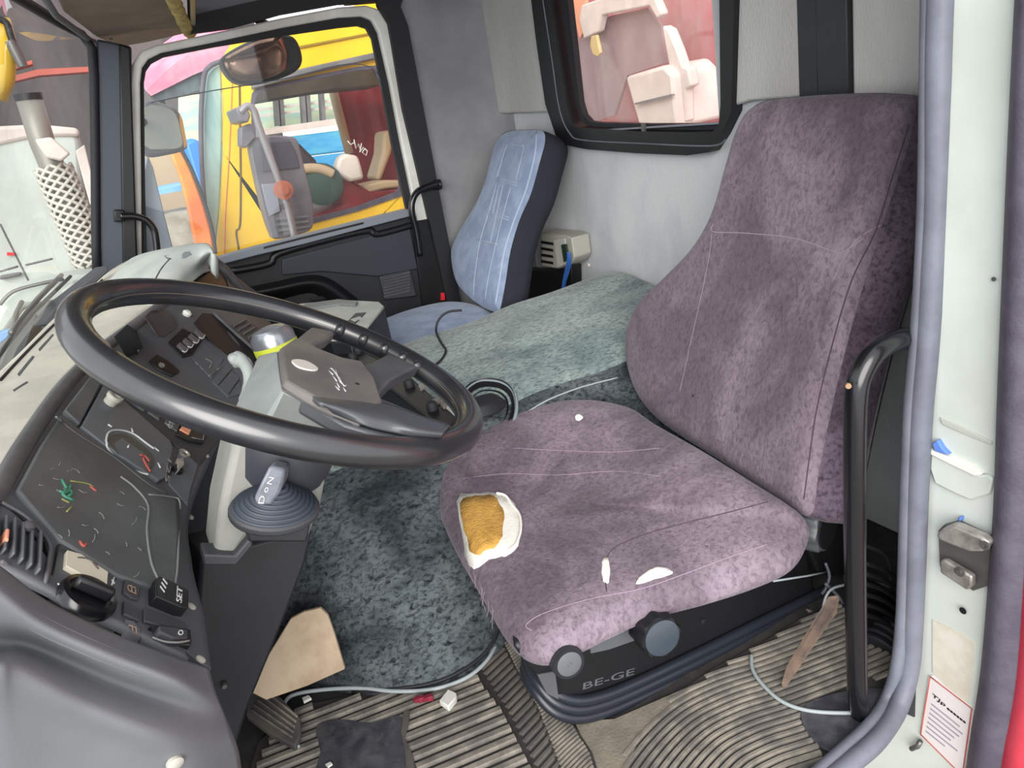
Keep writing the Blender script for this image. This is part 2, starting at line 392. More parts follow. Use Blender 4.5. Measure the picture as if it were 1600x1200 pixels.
# wall behind the driver's seat side (dark plastic pillar trim)
v, f = join([box_g((1.22, .76, .36), V((1, .28, 0)).normalized(), V((-.28, 1, 0)).normalized(), ZZ, .5, .02, .82)]); st('wall_left', v, f, M['dash2'])
v, f = box_g((1.22, .76, 1.2), V((1, .28, 0)).normalized(), V((-.28, 1, 0)).normalized(), ZZ, .5, .02, .86); st('trim_6', v, f, M['fabric_side'])
# ------------------------------------------------------------------ rear window
t = thing('rear_window', 'black-framed rear window in the grey cloth cab wall', 'window', P(1010, 215, X=XR)); tag(t, kind='structure'); t.name = 'window_1'; ORG['window_1'] = ORG['rear_window']
out = cr2([(838, -60), (852, 60), (866, 160), (882, 208), (900, 224), (930, 230), (1010, 236), (1090, 239), (1125, 234), (1142, 208), (1160, 172), (1168, -60)], 1, True)
inn = cr2([(868, -60), (884, 60), (899, 160), (907, 186), (914, 195), (930, 198), (1010, 202), (1090, 203), (1130, 202), (1140, 192), (1143, 160), (1142, -60)], 1, True)
fr = ring('window_frame', PL(out, X=XR-.0), PL(inn, X=XR-.0), (-.035, 0, 0), M['black'], t, bevel=.006)
inn2 = [(880, -60), (894, 60), (905, 160), (911, 180), (920, 190), (934, 192), (1010, 194), (1090, 194), (1128, 193), (1136, 188), (1139, 160), (1139, -60)]
ring('gasket', PL(inn, X=XR-.012), PL(inn2, X=XR-.012), (.02, 0, 0), M['rubber'], t)
tube('frame_rib', PL(cr2([(845, -20), (862, 90), (874, 170), (890, 208), (912, 219), (1000, 224), (1110, 228), (1134, 218)], 5), X=XR-.036), .0022, M['seal'], t)
v, f = box_g(P(1010, 199, X=XR-.02), YY, XX, ZZ, .6, .012, .004); mesh('lower_rail', v, f, M['trimlight'], t)
prism('clip', PL([(1004, 192), (1009, 192), (1010, 205), (1005, 205)], X=XR-.026), (-.006, 0, 0), M['metal'], t)
v, f = aabb(XR+.012, XR+.017, WO['y0']-.01, WO['y1']+.01, WO['z0']-.0, 1.56); mesh('pane', v, f, M['rearglass'], t)
v, f = join([box_g(P(911, 160+k*4.2, X=XR+.010), YY, XX, ZZ, .010, .001, .002) for k in range(5)]); mesh('glass_marking', v, f, M['printred'], t)
# ------------------------------------------------------------------ passenger door
d = thing('passenger_door', 'x', 'door', (.6, YP, 0)); d.name = 'door_1'; ORG['door_1'] = ORG['passenger_door']; del d['label']; del d['category']; d['kind'] = 'structure'
fo = [(200, 470), (201, 300), (203, 130), (207, 100), (220, 80), (245, 70), (330, 52), (440, 28), (530, 11), (572, 8), (592, 14), (606, 36), (624, 120), (640, 210), (668, 340), (700, 480)]
fi = [(222, 470), (221, 300), (219, 130), (222, 106), (232, 92), (252, 82), (332, 66), (440, 43), (530, 27), (566, 25), (582, 31), (592, 50), (610, 130), (626, 215), (652, 340), (684, 480)]
N_ = len(fo)
a = PL(fo, Y=YP-.01); b_ = PL(fi, Y=YP-.01)
vv = a+b_+[p+V((0, .05, 0)) for p in a+b_]; ff = []
for i in range(N_-1):
    ff += [[i, i+1, N_+i+1, N_+i], [2*N_+i, 3*N_+i, 3*N_+i+1, 2*N_+i+1], [i, 2*N_+i, 2*N_+i+1, i+1], [N_+i, N_+i+1, 3*N_+i+1, 3*N_+i]]
mesh('window_frame', vv, ff, M['whiteframe'], d, bevel=.006)
def strip(name, outer, inner, Y, th, m, par, **k):
    a = PL(outer, Y=Y); b = PL(inner, Y=Y); n = len(a); v = a+b+[p+V((0, th, 0)) for p in a+b]; f = []
    for i in range(n-1): f += [[i, i+1, n+i+1, n+i], [2*n+i, 3*n+i, 3*n+i+1, 2*n+i+1], [i, 2*n+i, 2*n+i+1, i+1], [n+i, n+i+1, 3*n+i+1, 3*n+i]]
    return mesh(name, v, f, m, par, **k)
gi = [(232, 470), (227, 300), (225, 130), (228, 112), (237, 99), (256, 89), (336, 73), (440, 56), (530, 43), (560, 40), (573, 44), (582, 60), (598, 140), (612, 220), (634, 320), (640, 345)]
strip('window_seal', fi, gi, YP+.012, .02, M['rubber'], d)
so = [(652, -30), (630, -2), (626, 10), (638, 40), (662, 170), (692, 330), (722, 480)]
si = [(620, -30), (590, -6), (592, 8), (608, 36), (630, 170), (668, 330), (701, 480)]
strip('trim_7', so, si, YP-.03, .03, M['rubber'], None, kind='structure')
strip('trim_8', [(300, 24), (360, 10), (440, -8), (530, -28), (600, -40)], [(300, 52), (360, 44), (440, 22), (530, 6), (596, 2)], YP-.015, .03, M['rubber'], None, kind='structure')
# glass, rising to just under the frame
prism('door_glass', PL([(225, 470), (222, 180), (222, 100), (250, 84), (430, 50), (575, 38), (645, 345)], Y=YP+.03), (0, .004, 0), M['doorglass'], d)
tube('glass_edge', PL(cr2([(236, 160), (330, 142), (440, 124), (520, 104), (556, 100), (580, 106), (592, 120), (596, 140)], 4), Y=YP+.024), .0016, M['seal'], d)
# lower panel
dp = prism('door_panel', [V((.08, YP-.0, 0)), V((1.02, YP-.0, 0)), V((1.005, YP, .735)), V((.12, YP, .745))], (0, .05, 0), M['trim'], d, bevel=.008)
lp = [(340, 403), (400, 386), (470, 369), (560, 346), (637, 327)]; lq = [(352, 412), (402, 399), (474, 382), (564, 358), (642, 338)]
strip('window_ledge', lp, lq, YP-.035, .05, M['trimlight'], d, bevel=.003)
strip('ledge_slot', [(412, 386), (470, 371), (568, 347)], [(412, 389), (470, 374), (568, 350)], YP-.038, .004, M['black'], d)
# upper roll and sculpted arm recess
tube('upper_roll', PL(cr2([(360, 424), (420, 412), (436, 396), (520, 372), (576, 360), (590, 366), (650, 350)], 5), Y=YP-.008), .012, M['black'], d)
v, f = grid_g([PL([(372, 452), (430, 440), (480, 430), (512, 434), (545, 456), (585, 490)], Y=YP-.012), PL([(372, 462), (430, 452), (480, 442), (508, 446), (538, 466), (572, 495)], Y=YP-.05), PL([(380, 480), (430, 470), (480, 458), (500, 464), (526, 482), (552, 505)], Y=YP-.012)], 4, 4)
mesh('arm_recess_edge', v, f, M['black'], d, smooth=True)
prism('upper_insert', PL([(440, 405), (578, 368), (640, 356), (652, 420), (590, 432), (500, 424), (440, 430)], Y=YP-.001), (0, -.008, 0), mat('door_insert', (50, 54, 62), .55), d, bevel=.004)
prism('lower_insert', PL([(400, 462), (440, 456), (490, 452), (515, 470), (540, 492), (400, 492)], Y=YP-.001), (0, -.006, 0), M['trim'], d, bevel=.003)
prism('inner_handle', PL([(484, 466), (520, 458), (523, 464), (488, 472)], Y=YP-.006), (0, -.012, 0), M['black'], d, bevel=.002)
gr = prism('speaker_grille', PL([(592, 432), (640, 421), (650, 462), (600, 468)], Y=YP-.008), (0, -.008, 0), M['dash2'], d, bevel=.003)
sl = [prism_g(PL([(599, 434.5+k*4.7), (640, 424.5+k*4.7), (640.5, 426.5+k*4.7), (599.5, 436.5+k*4.7)], Y=YP-.0165), (0, -.002, 0)) for k in range(7)]
v, f = join(sl); mesh('grille_slat', v, f, M['metal'] if False else M['rim'], gr)
prism('door_end', PL([(644, 346), (668, 342), (700, 478), (660, 478)], Y=YP-.012), (0, .012, 0), M['black'], d, bevel=.003)
prism('red_latch_tip', PL([(688, 457), (693, 457), (694, 468), (688, 469)], Y=YP-.014), (0, -.01, 0), M['redtip'], d, bevel=.001)
st('trim_17', *prism_g(PL([(540, -60), (660, -60), (650, 80), (618, 50), (604, 20), (590, 4), (540, 8)], Y=YP+.045), (0, .02, 0)), M['rubber'])
# ------------------------------------------------------------------ passenger pillar, windscreen, header
pl = [(150, 60), (206, 72), (206, 300), (206, 440), (152, 440), (150, 250)]
prism('trim_9', PL(pl, Y=YP-.02), (0, .06, 0), M['pillar'], bevel=.008, kind='structure')
prism('trim_10', PL([(186, 68), (204, 74), (216, 440), (192, 440)], Y=YP-.035), (0, .03, 0), M['black'], bevel=.005, kind='structure')
tube('trim_11', [P(-60, -60, Y=1.6), P(20, -8, Y=2.2), P(90, 34, Y=2.5), P(128, 54, Y=YP-.03), P(143, 74, Y=YP-.02), P(147, 120, Y=YP-.02), P(149, 250, Y=YP-.02), P(150, 380, Y=YP-.02), P(152, 440, Y=YP-.02)], .013, M['rubber'], kind='structure')
# overhead shelf: tan underside, pale rear lip with torn foam
hd = [P(72, -40, Z=1.43), P(100, 20, Z=1.43), P(150, 58, Z=1.43), P(185, 74, Z=1.43), P(230, 66, Z=1.43), P(300, 50, Z=1.43), P(255, -40, Z=1.43)]
hs = thing('overhead_shelf', 'tan overhead shelf above the windscreen with torn yellow foam edge', 'shelf', hd[3])
prism('shelf_board', hd, (0, 0, .05), M['headliner'], hs, bevel=.006)
tube('front_moulding', [p+V((-.012, 0, -.008)) for p in [P(60, -40, Z=1.43), P(95, 18, Z=1.43), P(146, 57, Z=1.43), P(184, 74, Z=1.43)]], .008, M['headgrey'], hs)
fm = cr([P(262, -30, Z=1.425), P(270, -2, Z=1.425), P(280, 20, Z=1.425), P(290, 40, Z=1.425), P(296, 49, Z=1.425)], 5)
rr = [.016+.006*random.random() for _ in fm]; v, f = tube_g(fm, rr, 9); mesh('torn_foam', v, f, M['foamyellow'], hs, smooth=True)
prism('end_bracket', PL([(296, -30), (306, -30), (306, 46), (298, 50)], Z=1.42), (0, 0, .03), M['metal'], hs, bevel=.002)
lathe('screw', P(173, 60, Z=1.43), -ZZ, [(.006, 0), (.006, .003), (.003, .005)], M['metal'], hs, 10)
prism('trim_12', PL([(302, -60), (302, 42), (420, 16), (530, -4), (620, -20), (640, -60)], Y=YP-.012), (0, .05, 0), M['headgrey'], kind='structure')
# windscreen glass and its base
wt = [P(-200, -160, Y=1.0), P(-60, -60, Y=1.6), P(20, -8, Y=2.2), P(90, 34, Y=2.5), P(147, 76, Y=YP)]
wb = [P(-180, 735, Y=1.0), P(0, 592, Y=1.54), P(62, 532, Y=1.9), P(118, 476, Y=2.3), P(152, 440, Y=YP)]
grid('window_2', [wb, [(a+b)/2+V((-.015, 0, 0)) for a, b in zip(wb, wt)], wt], M['windglass'], nu=4, nv=4, kind='structure')
# ------------------------------------------------------------------ driver's door opening: seal, pillar jamb, red skin
sp = cr([P(x, y, Y=YD) if y < 1080 else P(x, y, Z=.014) for x, y in [(1470, -40), (1466, 100), (1463, 300), (1457, 420), (1449, 540), (1440, 640), (1434, 760), (1430, 880), (1426, 980), (1420, 1050), (1402, 1108), (1372, 1154), (1334, 1188), (1300, 1216), (1240, 1260)]], 5)
v, f = tube_g(sp, .0165, 12); st('trim_13', v, f, M['seal'], smooth=True)
sp2 = cr([P(x, y, Y=YD+.012) if y < 1070 else P(x, y, Z=.018) for x, y in [(1454, -40), (1451, 100), (1447, 300), (1441, 430), (1433, 540), (1424, 640), (1418, 760), (1414, 880), (1410, 970), (1402, 1040), (1386, 1092), (1358, 1134), (1322, 1168), (1286, 1200), (1230, 1250)]], 5)
v, f = tube_g(sp2, .0115, 10); st('trim_14', v, f, M['seal'], smooth=True)
XJ = .985
jl = [(1480, -60), (1476, 200), (1468, 420), (1452, 620), (1444, 800), (1440, 1000), (1424, 1090), (1388, 1160), (1340, 1196), (1300, 1230)]
jr = [(1606, -60), (1592, 200), (1578, 500), (1572, 640), (1566, 800), (1556, 930), (1546, 1040), (1536, 1110), (1528, 1160), (1516, 1240)]
jv = thing('door_pillar', 'white painted door pillar with striker, sticker and torn tape', 'pillar', P(1500, 1200, X=XJ)); jv['kind'] = 'structure'; del jv['label']; del jv['category']
jv.name = 'wall_pillar'; ORG['wall_pillar'] = ORG['door_pillar']
nj = len(jl)
A = PL(jl, X=XJ); B = PL(jr, X=XJ); mid = [(p+q)/2 + V((0, 0, 0)) for p, q in zip(A, B)]
vj = A+mid+B+[p+V((.06, 0, 0)) for p in B]+[p+V((.06, 0, 0)) for p in A]; fj = []
for i in range(nj-1):
    for k in range(4): fj.append([k*nj+i, k*nj+i+1, (k+1)*nj+i+1, (k+1)*nj+i])
jamb, jb = mesh('jamb_panel', vj, fj, M['white'], jv, bvh=True)
for q in jamb.data.polygons: q.use_smooth = False
ol = [(1604, -60), (1590, 200), (1576, 500), (1570, 640), (1564, 800), (1554, 930), (1544, 1040), (1534, 1110), (1526, 1160), (1514, 1240)]
orr = [(1650, -60), (1636, 200), (1622, 500), (1612, 700), (1602, 830), (1596, 930), (1588, 1040), (1578, 1110), (1568, 1160), (1556, 1240)]
v, f = grid_g([PL(ol, X=XJ-.004), [(p+q)/2+V((-.014, 0, 0)) for p, q in zip(PL(ol, X=XJ-.004), PL(orr, X=XJ-.004))], PL(orr, X=XJ-.004)], 3, 4)
mesh('outer_seal', v, f, M['sealdark'], jv, smooth=True, solid=.01)
v, f = grid_g([PL(orr, X=XJ), [p+V((.02, -.02, 0)) for p in PL(orr, X=XJ)], [p+V((.3, -.05, 0)) for p in PL(orr, X=XJ)]], 3, 3)
mesh('red_skin', v, f, M['red'], jv, smooth=True, solid=.004, label='red painted outer cab skin')
v, f = grid_g([PL([(x-3, y) for x, y in orr], X=XJ-.012), PL([(x+60, y+10) for x, y in orr], X=XJ-.012)], 2, 2)
mesh('red_flange', v, f, M['red'], jv, smooth=True, solid=.004, label='red painted flange')
# striker
sk = stick('striker_plate', [(1470, 826), (1478, 818), (1500, 812), (1562, 842), (1562, 900), (1548, 912), (1524, 920), (1472, 882)], jb, .008, M['metal'], jv)
sb = BVHTree.FromPolygons([v.co+ORG['striker_plate'] for v in sk.data.vertices], [list(p.vertices) for p in sk.data.polygons])
prism('striker_hood', [P(x, y, X=XJ-.014) for x, y in [(1472, 829), (1482, 820), (1500, 813), (1546, 832), (1558, 842), (1548, 856), (1526, 856), (1478, 838)]], (-.018, 0, 0), M['chrome'], sk, bevel=.004, taper=.96)
prism('striker_bolt', [P(x, y, X=XJ-.012) for x, y in [(1476, 872), (1482, 870), (1526, 896), (1526, 912), (1518, 918), (1476, 890)]], (-.012, 0, 0), M['chrome'], sk, bevel=.003)
lathe('bolt_head', P(1500, 893, X=XJ-.026), -XX, [(.008, 0), (.008, .002), (.0045, .002), (.0045, .0045)], M['metal'], sk, 16)
lathe('screw', P(1540, 852, X=XJ-.034), -XX, [(.007, 0), (.007, .003), (.003, .003), (.003, .001)], M['metal'], sk, 12)
lathe('bolt_hole', P(1505, 954, X=XJ-.006), -XX, [(.0055, 0), (.0058, .0012)], M['black'], jv, 14)
lathe('small_hole', P(1553, 436, X=XJ-.0035), -XX, [(.003, 0), (.003, .0012)], M['metal'], jv, 10)
# torn tape
stick('torn_tape', [(1458, 702), (1480, 708), (1510, 722), (1524, 728), (1534, 740), (1546, 740), (1556, 746), (1550, 770), (1520, 780), (1496, 770), (1464, 754), (1456, 730)], jb, .006, M['white'], jv, bevel=.003, label='torn white tape flap')
stick('tape_edge', [(1456, 698), (1490, 712), (1526, 726), (1540, 738), (1530, 741), (1490, 722), (1458, 706)], jb, .010, M['whiteplastic'], jv)
stick('blue_scrap', [(1462, 690), (1470, 685), (1478, 698), (1488, 708), (1466, 702)], jb, .009, M['bluetape'], jv, label='blue tape scrap')
stick('blue_scrap', [(1502, 806), (1507, 805), (1506, 812), (1503, 812)], jb, .009, M['bluetape'], jv, label='blue tape scrap')
stick('panel_crease', [(1470, 652), (1500, 664), (1552, 690), (1550, 694), (1500, 674), (1474, 662)], jb, .003, mat('crease_grey', (178, 182, 172), .6), jv, bevel=.001)
stick('paint_patch', [(1458, 968), (1484, 980), (1508, 992), (1524, 1004), (1520, 1060), (1514, 1098), (1480, 1072), (1458, 1050)], jb, .0018, mat('bare_primer', (206, 202, 190), .7, c2=(196, 188, 172), scale=20), jv, bevel=.0003)
sticker = stick('sticker', [(1452, 1055), (1458, 1055), (1518, 1103), (1523, 1110), (1507, 1212), (1500, 1208), (1440, 1150), (1439, 1142)], jb, .002, mat('clear_sticker', (216, 208, 208), .4), jv, bevel=.0002, label='white sticker with red border')
lines('sticker_border', [[(1455, 1056), (1520, 1106)], [(1520, 1106), (1506, 1205)], [(1455, 1056), (1440, 1146)], [(1440, 1146), (1500, 1206)]], jb, .0011, M['printred'], sticker, h=.0028)
text('sticker_heading', 'TJp', 1457, 1086, 1478, 1103, jb, .01, M['black'], sticker, h=.0026)
v, f = sticks_g([[(1481+k*5, 1104+k*4), (1485+k*5, 1107+k*4), (1485+k*5, 1110+k*4), (1481+k*5, 1107+k*4)] for k in range(6)], jb, .0026, 0); mesh('heading_print', v, f, M['black'], sticker, kind='stuff')
bl = []
for k in range(7):
    x0 = 1457-k*1.5; y0 = 1098+k*7.0; ln = (44, 50, 46, 40, 36, 48, 30)[k]
    bl.append([(x0, y0), (x0+ln, y0+ln*.8), (x0+ln-.3, y0+ln*.8+2.2), (x0-.3, y0+2.2)])
v, f = sticks_g(bl, jb, .0026, 0); mesh('small_print', v, f, mat('sticker_print', (150, 146, 158), .6), sticker, kind='stuff')
tube('drain_clip', [P(1438, 1158, X=XJ-.008), P(1434, 1166, X=XJ-.01), P(1424, 1170, X=XJ-.008)], .0045, M['metal'], jv)
# ================================================================== OUTSIDE
v, f = aabb(-14, 14, -3, 14.5, -1.35, -1.3); st('ground', v, f, M['ground'])
v, f = aabb(-9, 3.0, 14, 14.2, -1.3, 7); tag(mesh('shed', v, f, M['shed']), 'dark corrugated shed wall far behind the parked trucks', 'building')
# yellow truck seen through the passenger window: side panel with a door window hole
YY1 = 4.3
yt = thing('yellow_truck', 'bright yellow truck cab parked beside the passenger window', 'truck', P(480, 700, Y=YY1)+V((0, 0, -.6)))
oy = [(347, 92), (366, 62), (420, 44), (520, 20), (640, -20), (760, -60), (760, 330), (700, 420), (520, 480), (420, 520), (330, 560), (334, 430), (344, 340), (350, 240), (350, 160)]
iy = [(392, 160), (394, 146), (400, 138), (430, 131), (500, 116), (560, 104), (590, 102), (612, 150), (634, 296), (628, 306), (560, 330), (480, 352), (450, 368), (430, 366), (395, 240)]
ring('side_panel', PL(oy, Y=YY1), PL(iy, Y=YY1), (0, .06, 0), M['yellow'], yt, bevel=.01)
ring('window_gasket', PL(iy, Y=YY1-.01), PL([(398, 160), (400, 150), (406, 143), (432, 136), (500, 122), (558, 110), (584, 108), (604, 150), (626, 292), (620, 300), (558, 323), (480, 344), (450, 360), (434, 358), (401, 240)], Y=YY1-.01), (0, .03, 0), M['sealdark'], yt)
prism('drip_rail', PL([(392, 128), (470, 108), (588, 82), (590, 92), (500, 112), (392, 140)], Y=YY1), (0, -.05, 0), M['steelgrey'], yt, bevel=.008)
prism('roof_crease', PL([(468, 72), (584, 50), (584, 53), (468, 76)], Y=YY1), (0, -.012, 0), mat('yellow_shadow_gap', (140, 112, 20), .6), yt)
tube('door_gap', PL(cr2([(374, 110), (375, 200), (376, 280), (375, 350), (369, 362), (373, 390), (374, 420)], 4), Y=YY1-.002), .005, mat('dark_gap', (96, 74, 14), .7), yt, seg=6)
tube('door_gap', PL(cr2([(364, 100), (358, 240), (352, 340), (350, 420)], 4), Y=YY1-.002), .003, M['orangep'], yt, seg=6)
# front corner: windscreen edge and orange wing
prism('windscreen_edge', PL([(322, 118), (332, 104), (345, 98), (348, 200), (344, 320), (336, 384), (326, 384), (318, 300), (316, 180)], Y=YY1+.05), (0, .04, 0), M['teal'], yt, bevel=.01)
tube('windscreen_gasket', PL(cr2([(345, 96), (328, 104), (318, 124), (314, 200), (318, 300), (328, 385)], 5), Y=YY1+.02), .012, M['sealdark'], yt)
prism('corner_panel', PL([(266, 240), (282, 234), (300, 270), (318, 318), (330, 360), (336, 396), (310, 400), (302, 370), (292, 320), (280, 275)], Y=YY1-.15), (0, .05, 0), M['orangep'], yt, bevel=.01)
tube('corner_gasket', PL(cr2([(283, 233), (301, 268), (320, 318), (332, 360), (337, 396)], 5), Y=YY1-.16), .009, M['rubber'], yt)
# interior of that cab
ins = thing('cab_interior', 'x', 'x', (0, 0, 0)); bpy.data.objects.remove(ins)
prism('back_panel', PL([(518, 128), (548, 108), (600, 100), (660, 330), (600, 350), (566, 330), (548, 240)], Y=YY1+1.0), (0, .05, 0), M['maroon'], yt)
prism('headliner', PL([(392, 138), (470, 118), (560, 100), (620, 96), (610, 130), (520, 138), (400, 158)], Y=YY1+.3), (0, .5, 0), M['steelgrey'], yt)
prism('dash_red', PL([(486, 338), (540, 318), (500, 280), (520, 262), (580, 300), (640, 294), (640, 330), (520, 350), (470, 372)], Y=YY1+.35), (0, .3, 0), M['maroon'], yt, bevel=.02)
tube('seat_belt_pillar', PL([(518, 132), (530, 180), (546, 240)], Y=YY1+.9), .03, M['cream'], yt)
prism('seat_cream', PL([(600, 206), (618, 202), (612, 240), (596, 282), (586, 280), (598, 240)], Y=YY1+.5), (0, .2, 0), M['cream'], yt, bevel=.02)
prism('seat_cushion', PL([(566, 290), (600, 282), (640, 282), (640, 292), (600, 296), (570, 304)], Y=YY1+.4), (0, .2, 0), M['cream'], yt, bevel=.015)
tube('steering_wheel', PL(cr2([(430, 316), (434, 290), (450, 272), (475, 264), (500, 264), (520, 272)], 5), Y=YY1+.25), .028, M['cream'], yt)
lathe('headrest', P(502, 288, Y=YY1+.3), -YY, [(.10, -.02), (.12, 0), (.12, .04), (.09, .06)], mat('dark_green_cloth', (62, 84, 80), .8), yt, 18)
prism('seat_dark', PL([(396, 215), (440, 215), (470, 225), (500, 255), (480, 300), (485, 350), (440, 362), (425, 350), (402, 260)], Y=YY1+.5), (0, .15, 0), mat('dim_seat_cloth', (84, 76, 86), .8), yt, bevel=.03)
bag = prism('plastic_bag', PL([(530, 246), (540, 240), (560, 243), (566, 262), (570, 280), (548, 284), (530, 274), (526, 262)], Y=YY1+.28), (0, .1, 0), M['dimwhite'], bevel=.02)
tag(bag, 'crumpled white plastic bag on the red dash of the yellow truck', 'bag')
v, f = join([tube_g(PL(q, Y=YY1+.03), .003, 5) for q in ([(543, 220), (548, 226), (553, 223)], [(553, 218), (556, 232), (560, 225), (563, 234)], [(565, 224), (562, 238), (568, 230)], [(570, 232), (566, 238), (572, 243), (574, 236), (570, 232)])])
mesh('window_scrawl', v, f, M['whiteplastic'], yt, smooth=True, label='white handwriting')
# mirror of the yellow truck
mi = thing('truck_mirror', 'tall grey mirror on a bent arm at the yellow truck window', 'mirror', P(450, 372, Y=3.95))
prism('mirror_housing', cr(PL([(390, 224), (396, 215), (420, 212), (458, 214), (468, 228), (476, 262), (486, 300), (490, 330), (488, 356), (470, 366), (432, 374), (424, 366), (412, 330), (398, 270)], Y=3.95), 3, True), (0, .09, 0), M['mirrorback'], mi, bevel=.02, seg=3)
prism('upper_recess', PL([(404, 224), (452, 220), (462, 240), (468, 262), (410, 268)], Y=3.945), (0, -.006, 0), mat('mirror_recess', (74, 72, 84), .5), mi, bevel=.004)
prism('lower_plate', PL([(408, 288), (430, 286), (438, 330), (420, 338)], Y=3.945), (0, -.006, 0), mat('mirror_plate', (138, 140, 152), .5), mi, bevel=.004)
for k in range(3): prism('mirror_rib', PL([(430+k*2, 340+k*9), (482, 336+k*8), (482, 339+k*8), (431+k*2, 344+k*9)], Y=3.945), (0, -.008, 0), M['steelgrey'], mi)
tube('mirror_arm', PL(cr2([(376, 176), (386, 166), (396, 172), (404, 196), (420, 240), (436, 282), (446, 310), (456, 350), (460, 372)], 5), Y=3.88), .017, mat('arm_grey', (140, 134, 138), .4, metal=.3), mi)
prism('arm_bracket', PL([(368, 170), (384, 162), (392, 180), (388, 192), (376, 190)], Y=3.87), (0, .3, 0), M['mirrorback'], mi, bevel=.008)
lathe('arm_joint', P(443, 297, Y=3.86), -YY, [(.045, -.02), (.045, .01), (.02, .012), (.02, .03), (.008, .03)], mat('red_brown_joint', (172, 96, 72), .6), mi, 16)
prism('arm_plate', PL([(376, 200), (392, 192), (400, 214), (384, 232), (376, 228)], Y=3.93), (0, .1, 0), M['mirrorback'], mi, bevel=.006)
# kerb mirror over the door
km = thing('kerb_mirror', 'round-cornered black kerb mirror hung above the passenger window', 'mirror', P(410, 60, Y=2.86))
ko = PL(cr2([(347, 92), (362, 78), (400, 60), (440, 54), (460, 58), (471, 78), (472, 100), (455, 116), (410, 130), (372, 130), (352, 112)], 4, True), Y=2.86)
prism('mirror_shell', ko, (0, .07, 0), M['black'], km, bevel=.012, seg=3)
kc = PL(cr2([(351, 93), (364, 82), (400, 65), (430, 58), (440, 60), (450, 80), (450, 98), (442, 112), (410, 124), (374, 125), (356, 110)], 4, True), Y=2.857)
kcv, kcf = pillow_g([kc[i] for i in range(0, len(kc), 4)], (0, -1, 0), [(0, .012), (.4, .010), (.7, .006), (1, 0), (1, -.004)])
mesh('mirror_lens', kcv, kcf, mat('tan_reflection_lens', (196, 160, 138), .16, metal=.75, c2=(120, 84, 74), scale=6), km, smooth=True)  # tan and brown stand in for the ground reflected in the mirror
tube('mirror_stalk', [P(436, 60, Y=2.88), P(430, 44, Y=2.82), P(400, 30, Y=2.70)], .012, M['black'], km)
# own side mirror
om = thing('side_mirror', 'grey side mirror outside the passenger window front corner', 'mirror', P(256, 246, Y=2.95))
prism('mirror_shell', PL(cr2([(222, 162), (262, 164), (280, 176), (288, 208), (292, 232), (262, 242), (222, 240)], 3, True), Y=2.98), (0, .06, 0), M['mirrorback'], om, bevel=.012)
tube('mirror_arm', [P(226, 190, Y=2.99), P(208, 200, Y=2.80), P(196, 210, Y=2.72)], .012, M['black'], om)
prism('mirror_lens', PL(cr2([(226, 168), (260, 168), (276, 180), (284, 210), (284, 230), (258, 234), (226, 228)], 3, True), Y=2.978), (0, -.006, 0), mat('mirror_grey_lens', (150, 148, 140), .12, c2=(120, 118, 112), scale=2, metal=.4), om, bevel=.003)
prism('orange_indicator', PL([(280, 176), (285, 188), (292, 226), (288, 232), (281, 196)], Y=2.975), (0, -.01, 0), mat('amber_strip', (240, 160, 50), .4), om)
# behind: blue body, aqua sheeting, posts, pink canvas
bb = thing('blue_lorry_body', 'blue boarded lorry body with pale sheeting seen through the yellow cab', 'truck', P(500, 300, Y=8.0))
for k in range(3): prism('side_board', PL([(300, 262+k*36-30), (560, 200+k*36), (566, 234+k*36), (300, 296+k*36-30)], Y=8.0), (0, .1, 0), M['cyan'], bb, bevel=.02)
prism('top_rail', PL([(380, 206), (560, 180), (561, 190), (380, 216)], Y=7.95), (0, .12, 0), M['dimwhite'], bb)
prism('sheeting', PL([(280, 150), (560, 124), (564, 190), (280, 230)], Y=8.6), (0, .1, 0), M['aqua'], bb)
for x in (428, 436, 470, 478, 500): prism('post', PL([(x, 140), (x+6, 139), (x+10, 196), (x+4, 197)], Y=8.2), (0, .1, 0), M['steelgrey'], bb)
for y in (150, 166, 176): prism('slat', PL([(380, y+6), (550, y-14), (550, y-10), (380, y+10)], Y=8.3), (0, .05, 0), M['dimwhite'], bb)
_q = P(470, 260, Y=8.0); prism('lorry_chassis', [V((_q.x-.5, 8.0, -1.3)), V((_q.x+1.5, 8.0, -1.3)), V((_q.x+1.5, 8.0, _q.z-.1)), V((_q.x-.5, 8.0, _q.z-.1))], (0, .9, 0), M['steelgrey'], bb)
cn = thing('pink_awning', 'pink canvas awning with dark underside above the yellow truck', 'awning', P(300, 150, Y=7.0))
prism('canvas', PL([(228, 142), (262, 108), (300, 80), (348, 68), (378, 62), (382, 80), (352, 96), (300, 118), (236, 150)], Y=7.0), (0, .5, .2), M['pink'], cn)
for _x in (240, 380): _a = P(_x, 120, Y=7.3); tube('awning_post', [V((_a.x, 7.3, -1.3)), _a], .03, M['steelgrey'], cn)
prism('underside', PL([(232, 148), (300, 116), (384, 82), (384, 100), (340, 130), (290, 148), (244, 160)], Y=7.05), (0, .5, .1), mat('awning_underside', (84, 98, 104), .8, c2=(60, 66, 72), scale=3, stretch=(3, 1, 1)), cn)
_p = PL([(286, 222), (300, 216), (314, 220), (318, 240)], Y=6.0); bd = prism('blue_barrel', _p+[V((_p[3].x+.02, 6.0, -1.3)), V((_p[0].x, 6.0, -1.3))], (0, .4, 0), mat('bright_blue_plastic', (40, 130, 232), .4), bevel=.03)
tag(bd, 'bright blue barrel standing beyond the yellow truck corner', 'barrel')
v, f = lathe_g(P(276, 360, Y=5.4)+V((0, 0, -1.2)), ZZ, [(.2, 0), (.2, 1.3), (.19, 1.32)], 18); cpost = tag(mesh('concrete_post', v, f, mat('pale_concrete', (186, 180, 170), .9, c2=(160, 152, 142), scale=6), smooth=True), 'pale concrete post outside the passenger window', 'post')
